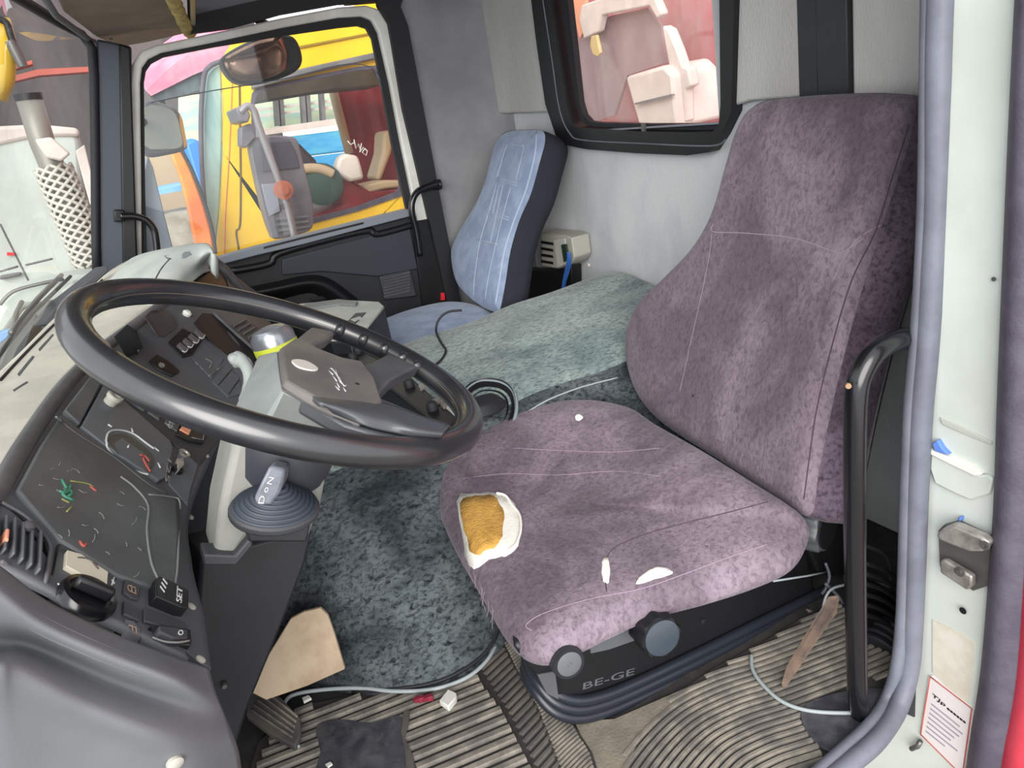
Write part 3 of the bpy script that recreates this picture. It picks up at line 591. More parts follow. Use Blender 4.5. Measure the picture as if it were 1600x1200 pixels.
lathe('blue_lid', P(272, 298, Y=5.35), ZZ, [(.16, 0), (.16, .03), (.13, .04)], mat('pale_blue_lid', (120, 176, 232), .5), cpost)
_p = PL([(226, 244), (266, 240)], Y=7.5); cw = prism('cream_hut', _p+[V((_p[1].x+.35, 7.5, -1.3)), V((_p[0].x-.1, 7.5, -1.3))], (0, .5, 0), M['cream']); tag(cw, 'cream hut wall seen between the side mirror and orange panel', 'building')
pf = prism('own_front_panel', PL([(228, 244), (236, 262), (252, 330), (268, 392), (228, 400), (190, 404)], Y=2.86), (0, -.11, 0), mat('pale_lilac_panel', (186, 188, 206), .4), bevel=.004); pf.name = 'wind_deflector'
tag(pf, 'pale lilac wind deflector just outside the passenger window', 'deflector')
# seen through the windscreen: white truck with exhaust
wtk = thing('white_truck', 'dusty white truck body standing ahead beyond the windscreen', 'truck', P(60, 560, Y=5.2))
wtb, wb5 = prism('body_side', PL([(-160, 236), (-20, 200), (60, 197), (118, 201), (126, 222), (138, 420), (160, 470), (-160, 620)], Y=5.2), (0, 1.2, 0), M['white'], wtk, bevel=.03, bvh=True)
prism('roof_lip', PL([(-160, 240), (-20, 198), (60, 194), (122, 200), (126, 214), (60, 214), (-160, 262)], Y=5.18), (0, .3, 0), M['dimwhite'], wtk, bevel=.02)
lines('panel_gap', [[(0, 350), (25, 400), (46, 442)], [(0, 424), (28, 416)], [(40, 414), (82, 404)]], wb5, .006, M['steelgrey'], wtk)
prism('red_mark', PL([(11, 394), (23, 395), (23, 399), (11, 399)], Y=5.19), (0, -.01, 0), M['redtip'], wtk)
prism('door_handle', PL([(0, 430), (34, 424), (34, 430), (0, 437)], Y=5.19), (0, -.03, 0), M['steelgrey'], wtk, bevel=.01)
ex = thing('exhaust_stack', 'slanting steel exhaust pipe in a perforated guard', 'exhaust', P(150, 420, Y=4.6))
ax0, ax1 = P(44, 150, Y=4.6), P(66, 222, Y=4.6); ax2 = P(140, 400, Y=4.5)
tube('pipe', [ax0, ax1, ax2, V((ax2.x+.02, ax2.y, -1.25))], .058, mat('grey_pipe', (146, 142, 134), .5, metal=.4), ex, seg=16)
lathe('pipe_mouth', ax0, (ax0-ax1), [(.06, -.02), (.062, .01), (.05, .01), (.05, -.01)], M['black'], ex, 16)
prism('clamp', PL([(54, 218), (80, 214), (110, 240), (96, 252), (72, 246)], Y=4.42), (0, .1, 0), M['dimwhite'], ex, bevel=.01)
# perforated sleeve: a diamond mesh tube
gx = (ax2-ax1).normalized(); gu = gx.orthogonal().normalized(); gw = gx.cross(gu); gl = (ax2-ax1).length*1.1; parts = []
for s in (1, -1):
    for k in range(9):
        parts.append(tube_g([ax1+gx*(gl*.2+gl*.8*i/24)+(gu*math.cos(2*math.pi*k/9+s*i*.36)+gw*math.sin(2*math.pi*k/9+s*i*.36))*.085 for i in range(25)], .0085, 5))
v, f = join(parts); mesh('perforated_guard', v, f, mat('pale_guard', (206, 202, 192), .5), ex, smooth=True)
prism('guard_strap', PL([(118, 236), (132, 226), (150, 300), (150, 330), (140, 318)], Y=4.4), (0, .03, 0), M['dimwhite'], ex, bevel=.005)
yh = thing('yellow_ram', 'yellow hydraulic ram hanging at the windscreen corner', 'ram', P(0, 140, Y=4.0))
tube('ram_body', PL([(-8, 30), (4, 70), (0, 120), (-12, 150)], Y=4.0), .055, M['yellow'], yh, seg=14)
tube('ram_hose', PL(cr2([(-6, 28), (10, 36), (18, 60), (32, 92)], 4), Y=3.95), .014, M['black'], yh)
lathe('hose_end', P(26, 84, Y=3.95), P(32, 96, Y=3.95)-P(24, 80, Y=3.95), [(.02, -.05), (.024, 0), (.02, .05)], M['metal'], yh, 12)
for k, q in enumerate([[(-40, 118), (50, 94), (50, 100), (-40, 126)], [(-40, 134), (60, 108), (140, 104), (140, 112), (60, 118), (-40, 142)]]):
    o = prism('crane_beam', PL(q, Y=9.0), (0, .2, 0), mat('red_oxide_beam', (190, 84, 70), .6) if k == 0 else M['printred'])
    tag(o, ['upper red crane beam behind the white truck', 'lower red crane beam behind the white truck'][k], 'beam', 'red crane beams')
# own front panel below the screen: white lip, wipers, blue bits
ob = thing('front_grille_ledge', 'white front ledge outside the windscreen under the wipers', 'ledge', P(70, 560, Y=2.9))
prism('ledge', PL([(-60, 600), (0, 478), (30, 452), (70, 440), (120, 430), (160, 428), (160, 470), (110, 478), (40, 480), (0, 540), (-60, 680)], Y=3.1), (0, .2, 0), M['white'], ob, bevel=.02)
tube('ledge_gap', PL(cr2([(0, 476), (20, 456), (60, 444), (100, 436)], 4), Y=3.08), .006, M['metal'], ob)
prism('inner_tray', PL([(-40, 600), (10, 520), (50, 480), (120, 470), (160, 480), (100, 580), (0, 680)], Y=2.98), (0, .1, 0), M['steelgrey'], ob)
for q in ([(28, 506), (64, 498), (66, 510), (30, 520)], [(-4, 520), (20, 514), (12, 528), (-4, 540)], [(28, 538), (44, 530), (46, 540), (30, 548)], [(44, 512), (60, 508), (60, 516), (46, 520)]):
    prism('blue_fitting', PL(q, Y=2.9), (0, .03, 0), mat('pale_blue_fitting', (118, 166, 220), .4) if q[0][0] == 28 and q[0][1] == 506 else bpy.data.materials['pale_blue_fitting'], ob, bevel=.004)
wp = thing('wiper', 'grey windscreen wiper arm lying along the screen base', 'wiper', P(20, 520, Y=2.2))
tube('wiper_arm', [P(18, 520, Y=1.9), P(60, 466, Y=2.3), P(96, 430, Y=2.75)], .007, M['metal'], wp)
tube('wiper_blade', [P(-6, 560, Y=1.75), P(50, 490, Y=2.1), P(110, 432, Y=2.75)], .005, M['rubber'], wp)
tube('wiper_link', [P(34, 472, Y=2.4), P(26, 488, Y=2.3), P(20, 520, Y=2.2)], .006, M['metal'], wp)
pd = prism('dark_board', PL([(70, 500), (96, 470), (168, 414), (170, 424), (110, 478), (84, 508), (72, 508)], Y=2.3), (-.03, .02, .0), M['dash2'], bevel=.003); tag(pd, 'dark strip leaning along the passenger side screen base', 'strip')
pc = prism('paper_sheet', PL([(96, 456), (116, 438), (142, 424), (140, 432), (116, 456)], Y=2.75), (0, .004, 0), M['whiteplastic']); tag(pc, 'white paper sheet by the passenger end of the windscreen', 'paper')
# rear window reflection, built as a red wall and white cab outside
rw = mesh('reflected_red_wall', *aabb(3.2, 3.3, -1, 8, -1.3, 4), M['redreflect']); tag(rw, 'red reflection in the rear window, built as a wall outside', 'reflection')
wc = thing('reflected_cab', 'white truck reflection in the rear window, built as a cab frame outside', 'truck', P(1000, 260, X=2.7))
XW = 2.7
prism('cab_frame', PL([(908, 8), (960, -10), (1016, -20), (1034, 22), (1026, 30), (1014, 10), (940, 24), (934, 50), (912, 62), (904, 30)], X=XW), (.05, 0, 0), M['dimwhite'], wc, bevel=.01)
prism('cab_glass', PL([(930, 30), (1012, 12), (1032, 40), (1040, 98), (980, 118), (960, 180), (905, 200), (904, 60)], X=XW+.08), (.02, 0, 0), M['dimglass'], wc)
prism('pillar', PL([(1034, 40), (1044, 46), (1058, 80), (1066, 104), (1074, 106), (1080, 134), (1070, 140), (1072, 190), (1056, 194), (1046, 110)], X=XW), (.06, 0, 0), M['dimwhite'], wc, bevel=.01)
prism('step_box', PL([(976, 120), (1036, 102), (1050, 116), (1058, 200), (1000, 206), (984, 150)], X=XW-.05), (.3, 0, 0), M['dimwhite'], wc, bevel=.02)
prism('step_lip', PL([(996, 160), (1054, 146), (1055, 149), (997, 163)], X=XW-.055), (-.02, 0, 0), M['steelgrey'], wc)
prism('yellow_lamp', PL([(928, 56), (936, 54), (942, 82), (938, 88), (930, 84), (926, 70)], X=XW), (-.02, 0, 0), mat('dull_yellow_lamp', (206, 180, 120), .5), wc, bevel=.004)
prism('orange_panel', PL([(894, -20), (914, -20), (916, 40), (906, 60), (900, 40)], X=XW+.02), (.02, 0, 0), mat('faded_orange', (232, 160, 124), .6), wc)
# ================================================================== ENGINE TUNNEL
et = thing('engine_cover', 'engine cover draped in crushed grey-green velvet between the two seats', 'engine cover', (.6, 1.7, 0))
prof = [(1.235, 0, 0), (1.28, .08, 0), (1.34, .20, 0), (1.42, .31, 0), (1.52, .385, 0), (1.66, .43, 0), (1.82, .455, 0), (2.02, .47, 0), (2.10, .44, 0), (2.13, .30, 0), (2.13, .02, 0)]
def tsec(x, k, lift=0, dy=0):
    r = []
    for i, (y, z, _) in enumerate(prof):
        s = max(0, 1-i/5)
        r.append(V((x, y+dy*s, z*(1+lift))))
    return r
rows = [tsec(-.08, 0, -.08, .33), tsec(.06, 0, -.04, .20), tsec(.18, 0, 0, .07), tsec(.30, 0, .01, .0), tsec(.42, 0, .01, .01), tsec(.52, 0, .0, .06), tsec(.75, 0, .02, .12), tsec(1.05, 0, .04, .14), tsec(1.36, 0, .07, .14)]
random.seed(3)
def wob(p):
    a = math.sin(p.x*9+p.y*5)*math.sin(p.y*11-p.x*3)*.006 + math.sin(p.x*23+p.y*17)*.0022
    return p+V((0, 0, a)) if p.z > .05 else p
v, f = grid_g(rows, 7, 7); v = [wob(p) for p in v]
tb = BVHTree.FromPolygons(v, f); WD = 71
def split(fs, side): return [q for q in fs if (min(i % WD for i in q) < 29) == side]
def sub(fs):
    ids = sorted({i for q in fs for i in q}); mp = {a: b for b, a in enumerate(ids)}
    return [v[i] for i in ids], [[mp[i] for i in q] for q in fs]
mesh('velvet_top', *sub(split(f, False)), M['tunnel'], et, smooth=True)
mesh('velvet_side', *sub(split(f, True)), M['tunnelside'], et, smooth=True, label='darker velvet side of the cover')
# raised fold at the rear wall
rf = [[P(830, 470, X=1.30), P(900, 452, X=1.33), P(932, 441, X=1.36), P(950, 442, X=1.36), P(975, 450, X=1.36), P(992, 460, X=1.36), P(1040, 500, X=1.36)],
      [p+V((-.09, -.0, -.015)) for p in [P(830, 474, X=1.30), P(900, 458, X=1.33), P(932, 447, X=1.36), P(950, 448, X=1.36), P(975, 456, X=1.36), P(992, 466, X=1.36), P(1040, 506, X=1.36)]],
      [p+V((-.2, -.0, -.07)) for p in [P(830, 470, X=1.30), P(900, 452, X=1.33), P(932, 441, X=1.36), P(950, 442, X=1.36), P(975, 450, X=1.36), P(992, 460, X=1.36), P(1040, 500, X=1.36)]]]
grid('velvet_fold', rf, M['tunnel'], et, 4, 4, solid=.01)
line('cover_hem', [(440, 1098), (520, 1084), (600, 1078), (680, 1066), (740, 1036), (772, 1000), (779, 970)], tb, .0045, M['seam_dark'] if 0 else M['rubber'], et, h=.0)
line('cover_seam', [(800, 660), (850, 628), (905, 606), (965, 590)], tb, .002, M['cable'], et)
# round lever opening with pale piping and black funnel
hc, hn = hit(tb, 772, 640)
hole_c = P(768, 642, Z=.40)
ho = onto(tb, cr2([(716, 640), (728, 612), (752, 598), (784, 600), (803, 616), (806, 646), (792, 676), (760, 700), (728, 690)], 5, True), .006)
tube('opening_piping', ho, .0048, mat('pale_piping', (128, 140, 146), .6), et, closed=True, seg=8)
cen = sum(ho, V((0, 0, 0)))/len(ho)
lv = thing('lever_gaiter', 'black rubber gaiter in the round opening of the velvet engine cover', 'gaiter', cen)
v = []; f = []; L_ = len(ho)
for r, h in [(.98, .008), (.94, -.002), (.84, .004), (.8, -.01), (.66, .0), (.6, -.014), (.42, -.004), (.2, .004), (.02, .006)]:
    for p in ho: v.append(cen+(p-cen)*r+V((0, 0, h)))
for i in range(8):
    for k in range(L_): f.append([i*L_+k, i*L_+(k+1) % L_, (i+1)*L_+(k+1) % L_, (i+1)*L_+k])
mesh('gaiter', v, f, M['black'], lv, smooth=True)
prism('lever_boss', cr([cen+V((a, b, .004)) for a, b in ((-.06, -.05), (.0, -.055), (.045, -.02), (.04, .02), (-.02, .03), (-.07, 0))], 3, True), (-.01, 0, .03), M['rubber'], lv, bevel=.006, taper=.7)
# loose things by the lever, seen through the wheel
ll = thing('switch_console', 'black switch console with small chrome tabs on the engine cover under the wheel', 'console', P(640, 610, Z=.45))
prism('console_base', PL([(470, 530), (500, 512), (640, 586), (716, 652), (700, 676), (668, 652), (600, 600)], Z=.56), (0, 0, -.06), M['black'], ll, bevel=.006)
cb = BVHTree.FromPolygons(*prism_g(PL([(470, 530), (500, 512), (640, 586), (716, 652), (700, 676), (668, 652), (600, 600)], Z=.56), (0, 0, -.06)))
for q in ([(494, 552), (510, 538), (518, 541), (504, 558)], [(511, 560), (526, 542), (532, 545), (520, 563)], [(654, 606), (664, 600), (668, 604), (658, 612)], [(676, 628), (692, 622), (694, 628), (680, 636)], [(688, 636), (698, 624), (702, 628), (694, 640)]):
    stick('tab', q, cb, .006, M['chrome'], ll)
for x, y in ((552, 562), (560, 552), (640, 604), (676, 640)):
    lathe('small_knob', P(x, y, Z=.56), ZZ, [(.011, 0), (.011, .012), (.008, .016)], M['rubber'], ll, 12)
o = prism('clear_cup', cr(PL([(692, 652), (704, 640), (718, 650), (722, 664), (706, 668), (692, 664)], Z=.46), 3, True), (0, 0, .03), mat('milky_plastic', (188, 196, 188), .2), bevel=.004)
tag(o, 'milky plastic cup by the lever opening under the wheel rim', 'cup')
# storage box on top, beyond the wheel
bx = thing('storage_console', 'grey-topped black storage console on the front of the engine cover', 'console', P(540, 540, Z=.46))
zt = .60
top = PL([(432, 484), (470, 474), (532, 468), (592, 471), (600, 478), (572, 512), (548, 528), (516, 530), (470, 510)], Z=zt)
prism('console_body', [p+V((0, 0, -.006)) for p in top], (0, 0, -.17), M['trim'], bx, bevel=.006)
v, f = prism_g(top, (0, 0, -.008)); tp, tpb = mesh('console_top', v, f, M['dtop2'], bx, bevel=.003, bvh=True)
stick('raised_rim', [(456, 492), (478, 478), (530, 471), (560, 474), (556, 480), (530, 478), (486, 485), (468, 494)], tpb, .008, mat('console_rim', (120, 124, 124), .5), bx, bevel=.003)
stick('slot', [(536, 510), (556, 490), (572, 489), (560, 502), (548, 512)], tpb, .002, M['dash2'], bx)
stick('slot_tab', [(548, 501), (562, 496), (566, 498), (554, 504)], tpb, .004, M['dtop2'], bx)
cn_ = thing('spray_can', 'silver can with lime green label behind the steering wheel', 'can', P(440, 545, Z=.54))
ca = P(440, 562, Y=1.62); cax = V((-.1, .1, 1)).normalized()
lathe('can_body', ca, cax, [(.044, 0), (.046, .005), (.046, .055), (.036, .070), (.012, .076)], M['bottle'], cn_, 24)
lathe('lime_band', ca, cax, [(.0465, .022), (.0468, .024), (.0468, .036), (.0465, .038)], M['lime'], cn_, 24)
lathe('white_label', ca, cax, [(.0464, .004), (.0466, .006), (.0466, .018), (.0464, .020)], M['whiteplastic'], cn_, 24)
o = tube('thin_lead', onto(tb, cr2([(722, 487), (700, 490), (686, 502), (682, 520), (690, 538), (697, 550), (690, 564), (678, 574)], 6), .004), .0032, M['rubber'], seg=8)
tag(o, 'thin black lead curling over the velvet engine cover', 'cable')
# ================================================================== DASHBOARD
da = thing('dashboard', 'dusty wraparound dashboard with beige top and charcoal switch face', 'dashboard', P(200, 700, Z=.3))
Uz = [.775, .775, .775, .775, .775, .78, .785, .79, .80]
Up = [(-60, 850), (0, 775), (50, 688), (108, 603), (165, 546), (218, 506), (262, 472), (298, 438), (338, 410)]
Lp = [(330, 1046), (318, 960), (300, 880), (298, 800), (343, 692), (380, 640), (420, 590), (438, 545), (400, 455)]
Lz = [.565, .57, .57, .575, .575, .58, .60, .62, .66]
Uv = [P(x, y, Z=z) for (x, y), z in zip(Up, Uz)]; Lv = [P(x, y, Z=z) for (x, y), z in zip(Lp, Lz)]
rows = [[a.lerp(b, t) for a, b in zip(Uv, Lv)] for t in (0, .33, .66, 1)]
v, f = grid_g(rows, 8, 6)
face, fb = mesh('instrument_face', v, f, M['dash'], da, smooth=True, solid=.01, bvh=True)
# underside and back closing the dash
v, f = grid_g([Lv, [p+V((-.05, .0, -.06)) for p in Lv], [p+V((-.12, .02, -.3)) for p in Lv]], 5, 3)
mesh('dash_underside', v, f, M['dash2'], da, smooth=True)
# edge roll between face and top
v, f = tube_g(cr([p+V((-.008, 0, -.002)) for p in Uv], 6), .013, 10); mesh('edge_roll', v, f, M['rim'], da, smooth=True)
Wp = [(-170, 760), (-10, 590), (34, 548), (84, 498), (128, 462), (168, 426), (206, 404), (262, 388), (322, 380)]
Wz = [.80, .785, .785, .785, .79, .80, .82, .84, .85]
Wv = [P(x, y, Z=z) for (x, y), z in zip(Wp, Wz)]
rows = [Wv, [a.lerp(b, .5)+V((0, 0, .008 if i < 5 else .02)) for i, (a, b) in enumerate(zip(Wv, Uv))], [p+V((-.012, 0, .008)) for p in Uv]]
v, f = grid_g(rows, 8, 6); dt, db = mesh('dash_top', v, f, M['dtop'], da, smooth=True, solid=.006, bvh=True)
v, f = grid_g([Wv, [p+V((-.03, .01, -.2)) for p in Wv]], 5, 2); mesh('dash_front', v, f, M['dash2'], da, smooth=True)
# vents in the top by the screen
for q in ([(60, 546), (82, 522), (84, 524), (62, 549)], [(27, 585), (51, 556), (54, 558), (30, 588)], [(20, 610), (42, 596), (44, 598), (22, 612)], [(90, 512), (96, 507), (97, 510), (91, 515)]):
    stick('demist_slot', q, db, .0008, M['dash2'], da, sink=.001)
line('screen_edge', [(0, 596), (40, 553), (90, 503), (130, 466), (160, 438)], db, .003, M['rubber'], da, h=.001)
# far cowl
cw_ = [P(x, y, Z=z) for x, y, z in [(168, 446, .81), (205, 404, .84), (262, 388, .86), (322, 381, .865), (334, 398, .85), (338, 408, .82)]]
cl_ = [P(x, y, Z=z) for x, y, z in [(172, 462, .79), (222, 470, .80), (262, 452, .81), (296, 428, .815), (316, 414, .815), (336, 410, .80)]]
rows = [[p+V((-.01, .03, -.05)) for p in cw_], cw_, [a.lerp(b, .35)+V((0, 0, .012)) for a, b in zip(cw_, cl_)], cl_, [p+V((.0, 0, -.02)) for p in cl_]]
v, f = grid_g(rows, 5, 4); cw2, cwb = mesh('far_cowl', v, f, M['dtop2'], da, smooth=True, solid=.005, bvh=True)
stick('cowl_recess', [(256, 400), (296, 393), (300, 398), (288, 404), (262, 406)], cwb, .001, mat('cowl_shadow_grey', (120, 126, 130), .6), da)
line('cowl_crease', [(240, 442), (252, 420), (266, 404)], cwb, .002, M['rim'], da)
# end rib running down at the passenger end
tube('end_roll', [P(336, 410, Z=.80), P(352, 424, Z=.77), P(372, 448, Z=.72), P(392, 470, Z=.66), P(412, 492, Z=.60)], .014, M['rim'], da)
stick('far_bin', [(302, 436), (336, 418), (352, 440), (356, 462), (318, 452)], fb, .002, M['black'], da)
line('far_bin_rim', [(300, 440), (336, 416), (354, 440), (360, 462)], fb, .003, M['rim'], da, h=.002)
# --- cluster lens and gauge panel
lens = stick('cluster_lens', [(22, 770), (60, 700), (92, 652), (122, 676), (180, 718), (248, 766), (272, 778), (276, 830), (274, 920), (258, 930), (180, 905), (90, 850)], fb, .006, M['lens'], da, bevel=.003)
lb = fb
lbv = bvh_of(lens)
line('lens_edge', [(232, 773), (268, 777), (281, 786), (279, 840), (273, 915), (252, 922)], lbv, .0014, M['printdim'], lens, h=.0004, n=3)
line('lens_crack', [(188, 745), (210, 762), (231, 790), (229, 830), (236, 880), (250, 912)], lbv, .0016, M['printdim'], lens, h=.0004)
line('lens_edge', [(88, 652), (120, 678), (180, 716), (232, 757), (262, 772)], lbv, .0016, M['rim'], lens, h=.0004, n=3)
for x, y in ((260, 800), (258, 820)): l, n = hit(fb, x, y); lathe('lens_hole', l+n*.006, n, [(.003, 0), (.003, .001)], M['black'], lens, 10)
random.seed(11)
scr = []
for k in range(30):
    x, y = random.uniform(70, 220), random.uniform(720, 900)
    if y < 690+(x-90)*.5 or y > 850+(x-90)*.4: continue
    a = random.uniform(0, 3.14); ln = random.uniform(4, 17)
    scr.append([(x, y), (x+ln*math.cos(a)*.5, y+ln*math.sin(a)*.5), (x+ln*math.cos(a+.3), y+ln*math.sin(a+.3))])
for q in scr: line('scratch', q, lbv, .0007, M['printdim'], lens, h=.0004, n=3, seg=4)
lines('green_smear', [[(96, 750), (104, 764), (112, 770), (106, 776)], [(104, 764), (98, 774), (114, 782)], [(110, 758), (104, 770), (92, 768)]], lbv, .0022, M['printgreen'], lens, h=.0004, n=3)
lines('red_smear', [[(124, 846), (130, 854), (134, 850)], [(140, 760), (150, 768)]], lbv, .0018, M['printred'], lens, h=.0004, n=3)
lines('yellow_smear', [[(96, 780), (108, 786)], [(110, 752), (136, 756), (146, 762)], [(104, 800), (112, 792)]], lbv, .0012, mat('faded_yellow_print', (150, 150, 90), .6), lens, h=.0004, n=3)
gp = stick('gauge_panel', [(122, 672), (158, 606), (200, 640), (262, 694), (266, 706), (254, 752), (244, 756), (180, 716)], fb, .008, M['tachoface'], da, bevel=.0015)
stick('upper_lens', [(96, 646), (138, 592), (156, 600), (120, 668)], fb, .008, M['lens'], da, bevel=.002)
gbv = bvh_of(gp)
line('gauge_arc', [(165, 690), (168, 678), (178, 673), (194, 674), (210, 680), (226, 692), (240, 702)], gbv, .0016, M['print'], gp, h=.0012)
line('gauge_arc', [(165, 690), (170, 702), (184, 717), (202, 731), (220, 738), (232, 741)], gbv, .0016, M['print'], gp, h=.0012)
stick('dial', cr2([(170, 690), (174, 680), (194, 678), (216, 690), (236, 708), (242, 722), (234, 736), (214, 732), (190, 716)], 3, True), gbv, .0006, M['dial'], gp)
lines('gauge_needle', [[(218, 712), (226, 714), (232, 722)], [(222, 716), (228, 728), (234, 738)]], gbv, .0018, M['printred'], gp, h=.0014, n=3)
lines('gauge_mark', [[(199, 700), (201, 696)], [(205, 670), (207, 677)], [(240, 700), (248, 706)], [(246, 724), (250, 732)], [(168, 664), (174, 668)]], gbv, .0014, M['print'], gp, h=.0012, n=2)
text('gauge_figures', '125', 262, 712, 256, 748, gbv, .01, M['printdim'], gp, h=.0012)
l, n = hit(fb, 165, 637)
lathe('ring_knob', l, n, [(.010, 0), (.011, .02), (.013, .021), (.013, .028), (.007, .028), (.006, .018)], M['beigebox'], da, 22)
# --- switch rows right of the gauges
def sw(pts, h=.006, m='dash2', par=None, nm='switch', lab=None): return stick(nm, pts, fb, h, M[m], par or da, bevel=.0015, label=lab)
plt = stick('switch_strip', [(148, 590), (170, 576), (240, 610), (330, 668), (338, 690), (310, 730), (284, 706), (226, 662)], fb, .003, M['dash2'], da, bevel=.001)
for q in ([(196, 628), (212, 608), (230, 620), (222, 646)], [(228, 648), (238, 632), (252, 640), (246, 660)], [(254, 664), (264, 646), (282, 656), (274, 678)]): sw(q, .007, 'dash')
s1 = sw([(272, 684), (288, 650), (324, 668), (314, 698), (292, 694)], .009, 'black')
stick('orange_lamp', [(275, 678), (280, 672), (294, 678), (290, 686)], fb, .0115, M['orange'], s1, label='pale orange lamp')
for q in ([(260, 664), (268, 668)], [(258, 668), (266, 672)]): lines('switch_symbol', [q], fb, .0008, M['print'], da, h=.0082, n=2)
lines('switch_symbol', [[(254, 668), (260, 676)], [(262, 660), (258, 674)], [(266, 664), (262, 676)], [(294, 690), (312, 694)], [(312, 694), (314, 682)], [(290, 650), (286, 664)], [(182, 606), (188, 598)], [(190, 612), (196, 604)]], fb, .0008, M['printdim'], da, h=.0102, n=2)
l, n = hit(fb, 286, 711); lathe('key_barrel', l, n, [(.010, 0), (.010, .006), (.007, .006), (.006, .002)], M['chrome'], da, 18)
l, n = hit(fb, 274, 738); lathe('ignition_lock', l, n, [(.009, 0), (.009, .01), (.006, .01), (.005, .006)], M['black'], da, 16)
stick('ignition_tab', [(270, 724), (280, 722), (282, 734), (272, 744)], fb, .012, M['chrome'], da)
sl_ = stick('slate_strip', [(262, 756), (280, 700), (312, 716), (296, 768), (292, 790)], fb, .002, M['tachoface'], da)
for x, y in ((297, 808), (299, 948), (313, 1031), (322, 712)): l, n = hit(fb, x, y); lathe('screw', l, n, [(.006, 0), (.006, .0015), (.003, .003)], M['beigebox'], da, 10)
# --- vent, light switch, small switches at the driver's end
vt = stick('air_vent', [(-70, 840), (-40, 800), (4, 788), (40, 818), (70, 850), (73, 872), (66, 918), (54, 916), (0, 878), (-70, 900)], fb, .003, M['black'], da, bevel=.002)
for k in range(9):
    x = -52+k*13.5
    stick('vent_slat', [(x, 812+max(0, (x-8))*.52), (x+5, 814+max(0, (x-8))*.52), (x+2, 868+max(0, (x-4))*.62), (x-3, 866+max(0, (x-4))*.62)], fb, .009, M['dash'], vt)
l, n = hit(fb, 38, 832); lathe('vent_knob', l+n*.006, n, [(.006, 0), (.006, .006), (.003, .008)], M['rim'], vt, 12)
stick('orange_tag', [(0, 838), (6, 840), (4, 858), (-2, 854)], fb, .012, M['orange'], vt, label='orange tag')
line('vent_frame', [(0, 788), (40, 812), (74, 850), (74, 880), (66, 920), (52, 917), (0, 880)], fb, .0025, M['rim'], vt, h=.003)
ls = stick('light_switch_plate', [(88, 852), (134, 874), (180, 904), (180, 990), (130, 972), (76, 936), (80, 900)], fb, .004, M['black'], da, bevel=.002)
stick('paper_label', [(100, 866), (122, 872), (164, 900), (162, 921), (130, 908), (98, 890)], fb, .006, mat('cream_label', (206, 198, 178), .7), ls, bevel=.0004, label='cream paper label')
lines('label_smudge', [[(116, 878), (132, 880), (146, 890)], [(140, 886), (148, 896)]], fb, .001, M['brown'], ls, h=.0066, n=3)
l, n = hit(fb, 132, 940)
lathe('rotary_dial', l, n, [(.030, 0), (.031, .006), (.029, .012), (.024, .013), (.022, .010)], M['blackgloss'], ls, 30, label='large round light switch')
u_ = n.cross(V((.3, .5, .2))).normalized(); w_ = n.cross(u_)
v, f = box_g(l+n*.018, u_, w_, n, .040, .011, .016); mesh('dial_grip', v, f, M['black'], ls, bevel=.004)
lines('dial_marks', [[(152, 968), (158, 962)], [(160, 972), (166, 964)], [(170, 962), (172, 954)], [(86, 918), (90, 924)], [(92, 916), (88, 926)], [(170, 912), (174, 918)], [(174, 908), (170, 920)]], fb, .0009, M['print'], ls, h=.0055, n=2)
for i, q in enumerate(([(192, 909), (204, 912), (217, 921), (214, 941), (202, 938), (190, 929)], [(191, 941), (216, 956), (215, 974), (190, 963)], [(192, 970), (206, 974), (218, 986), (217, 1004), (203, 1000), (191, 992)])):
    o = sw(q, .004, 'dash2', nm='indicator')
    cx = sum(p[0] for p in q)/len(q); cy = sum(p[1] for p in q)/len(q)
    if i != 1: lines('indicator_symbol', [[(cx-7, cy-6), (cx-6, cy+2), (cx+6, cy+8)], [(cx-2, cy-6), (cx-1, cy+4)], [(cx+4, cy-3), (cx+5, cy+8)], [(cx-7, cy-6), (cx+5, cy-1)]], fb, .0007, mat('amber_print', (150, 130, 110), .6), o, h=.0046, n=2)
o = sw([(232, 918), (238, 914), (262, 924), (284, 936), (283, 964), (270, 962), (232, 946)], .014, 'black', nm='set_switch')
text('set_lettering', 'SET', 271, 959, 272, 936, fb, .01, M['print'], o, h=.0152)
text('rec_lettering', '///', 244, 942, 250, 924, fb, .01, M['print'], o, h=.0152)
sw([(222, 953), (252, 962), (288, 976), (290, 991), (254, 984), (222, 974)], .004, 'dash2', nm='blank_cover')
o = sw([(229, 984), (262, 986), (292, 992), (293, 1016), (262, 1017), (228, 1004)], .008, 'black', nm='rocker_switch')
stick('rocker_cap', [(238, 990), (262, 992), (284, 997), (284, 1010), (262, 1010), (238, 1001)], fb, .012, M['dash2'], o, bevel=.002)
line('rocker_highlight', [(230, 1006), (250, 1013), (272, 1014), (288, 1011)], fb, .0012, M['printdim'], o, h=.009, n=3)
lines('rocker_symbol', [[(269, 1000), (273, 999), (275, 1003), (272, 1006), (268, 1004), (269, 1000)]], fb, .0008, M['print'], o, h=.0126, n=2)
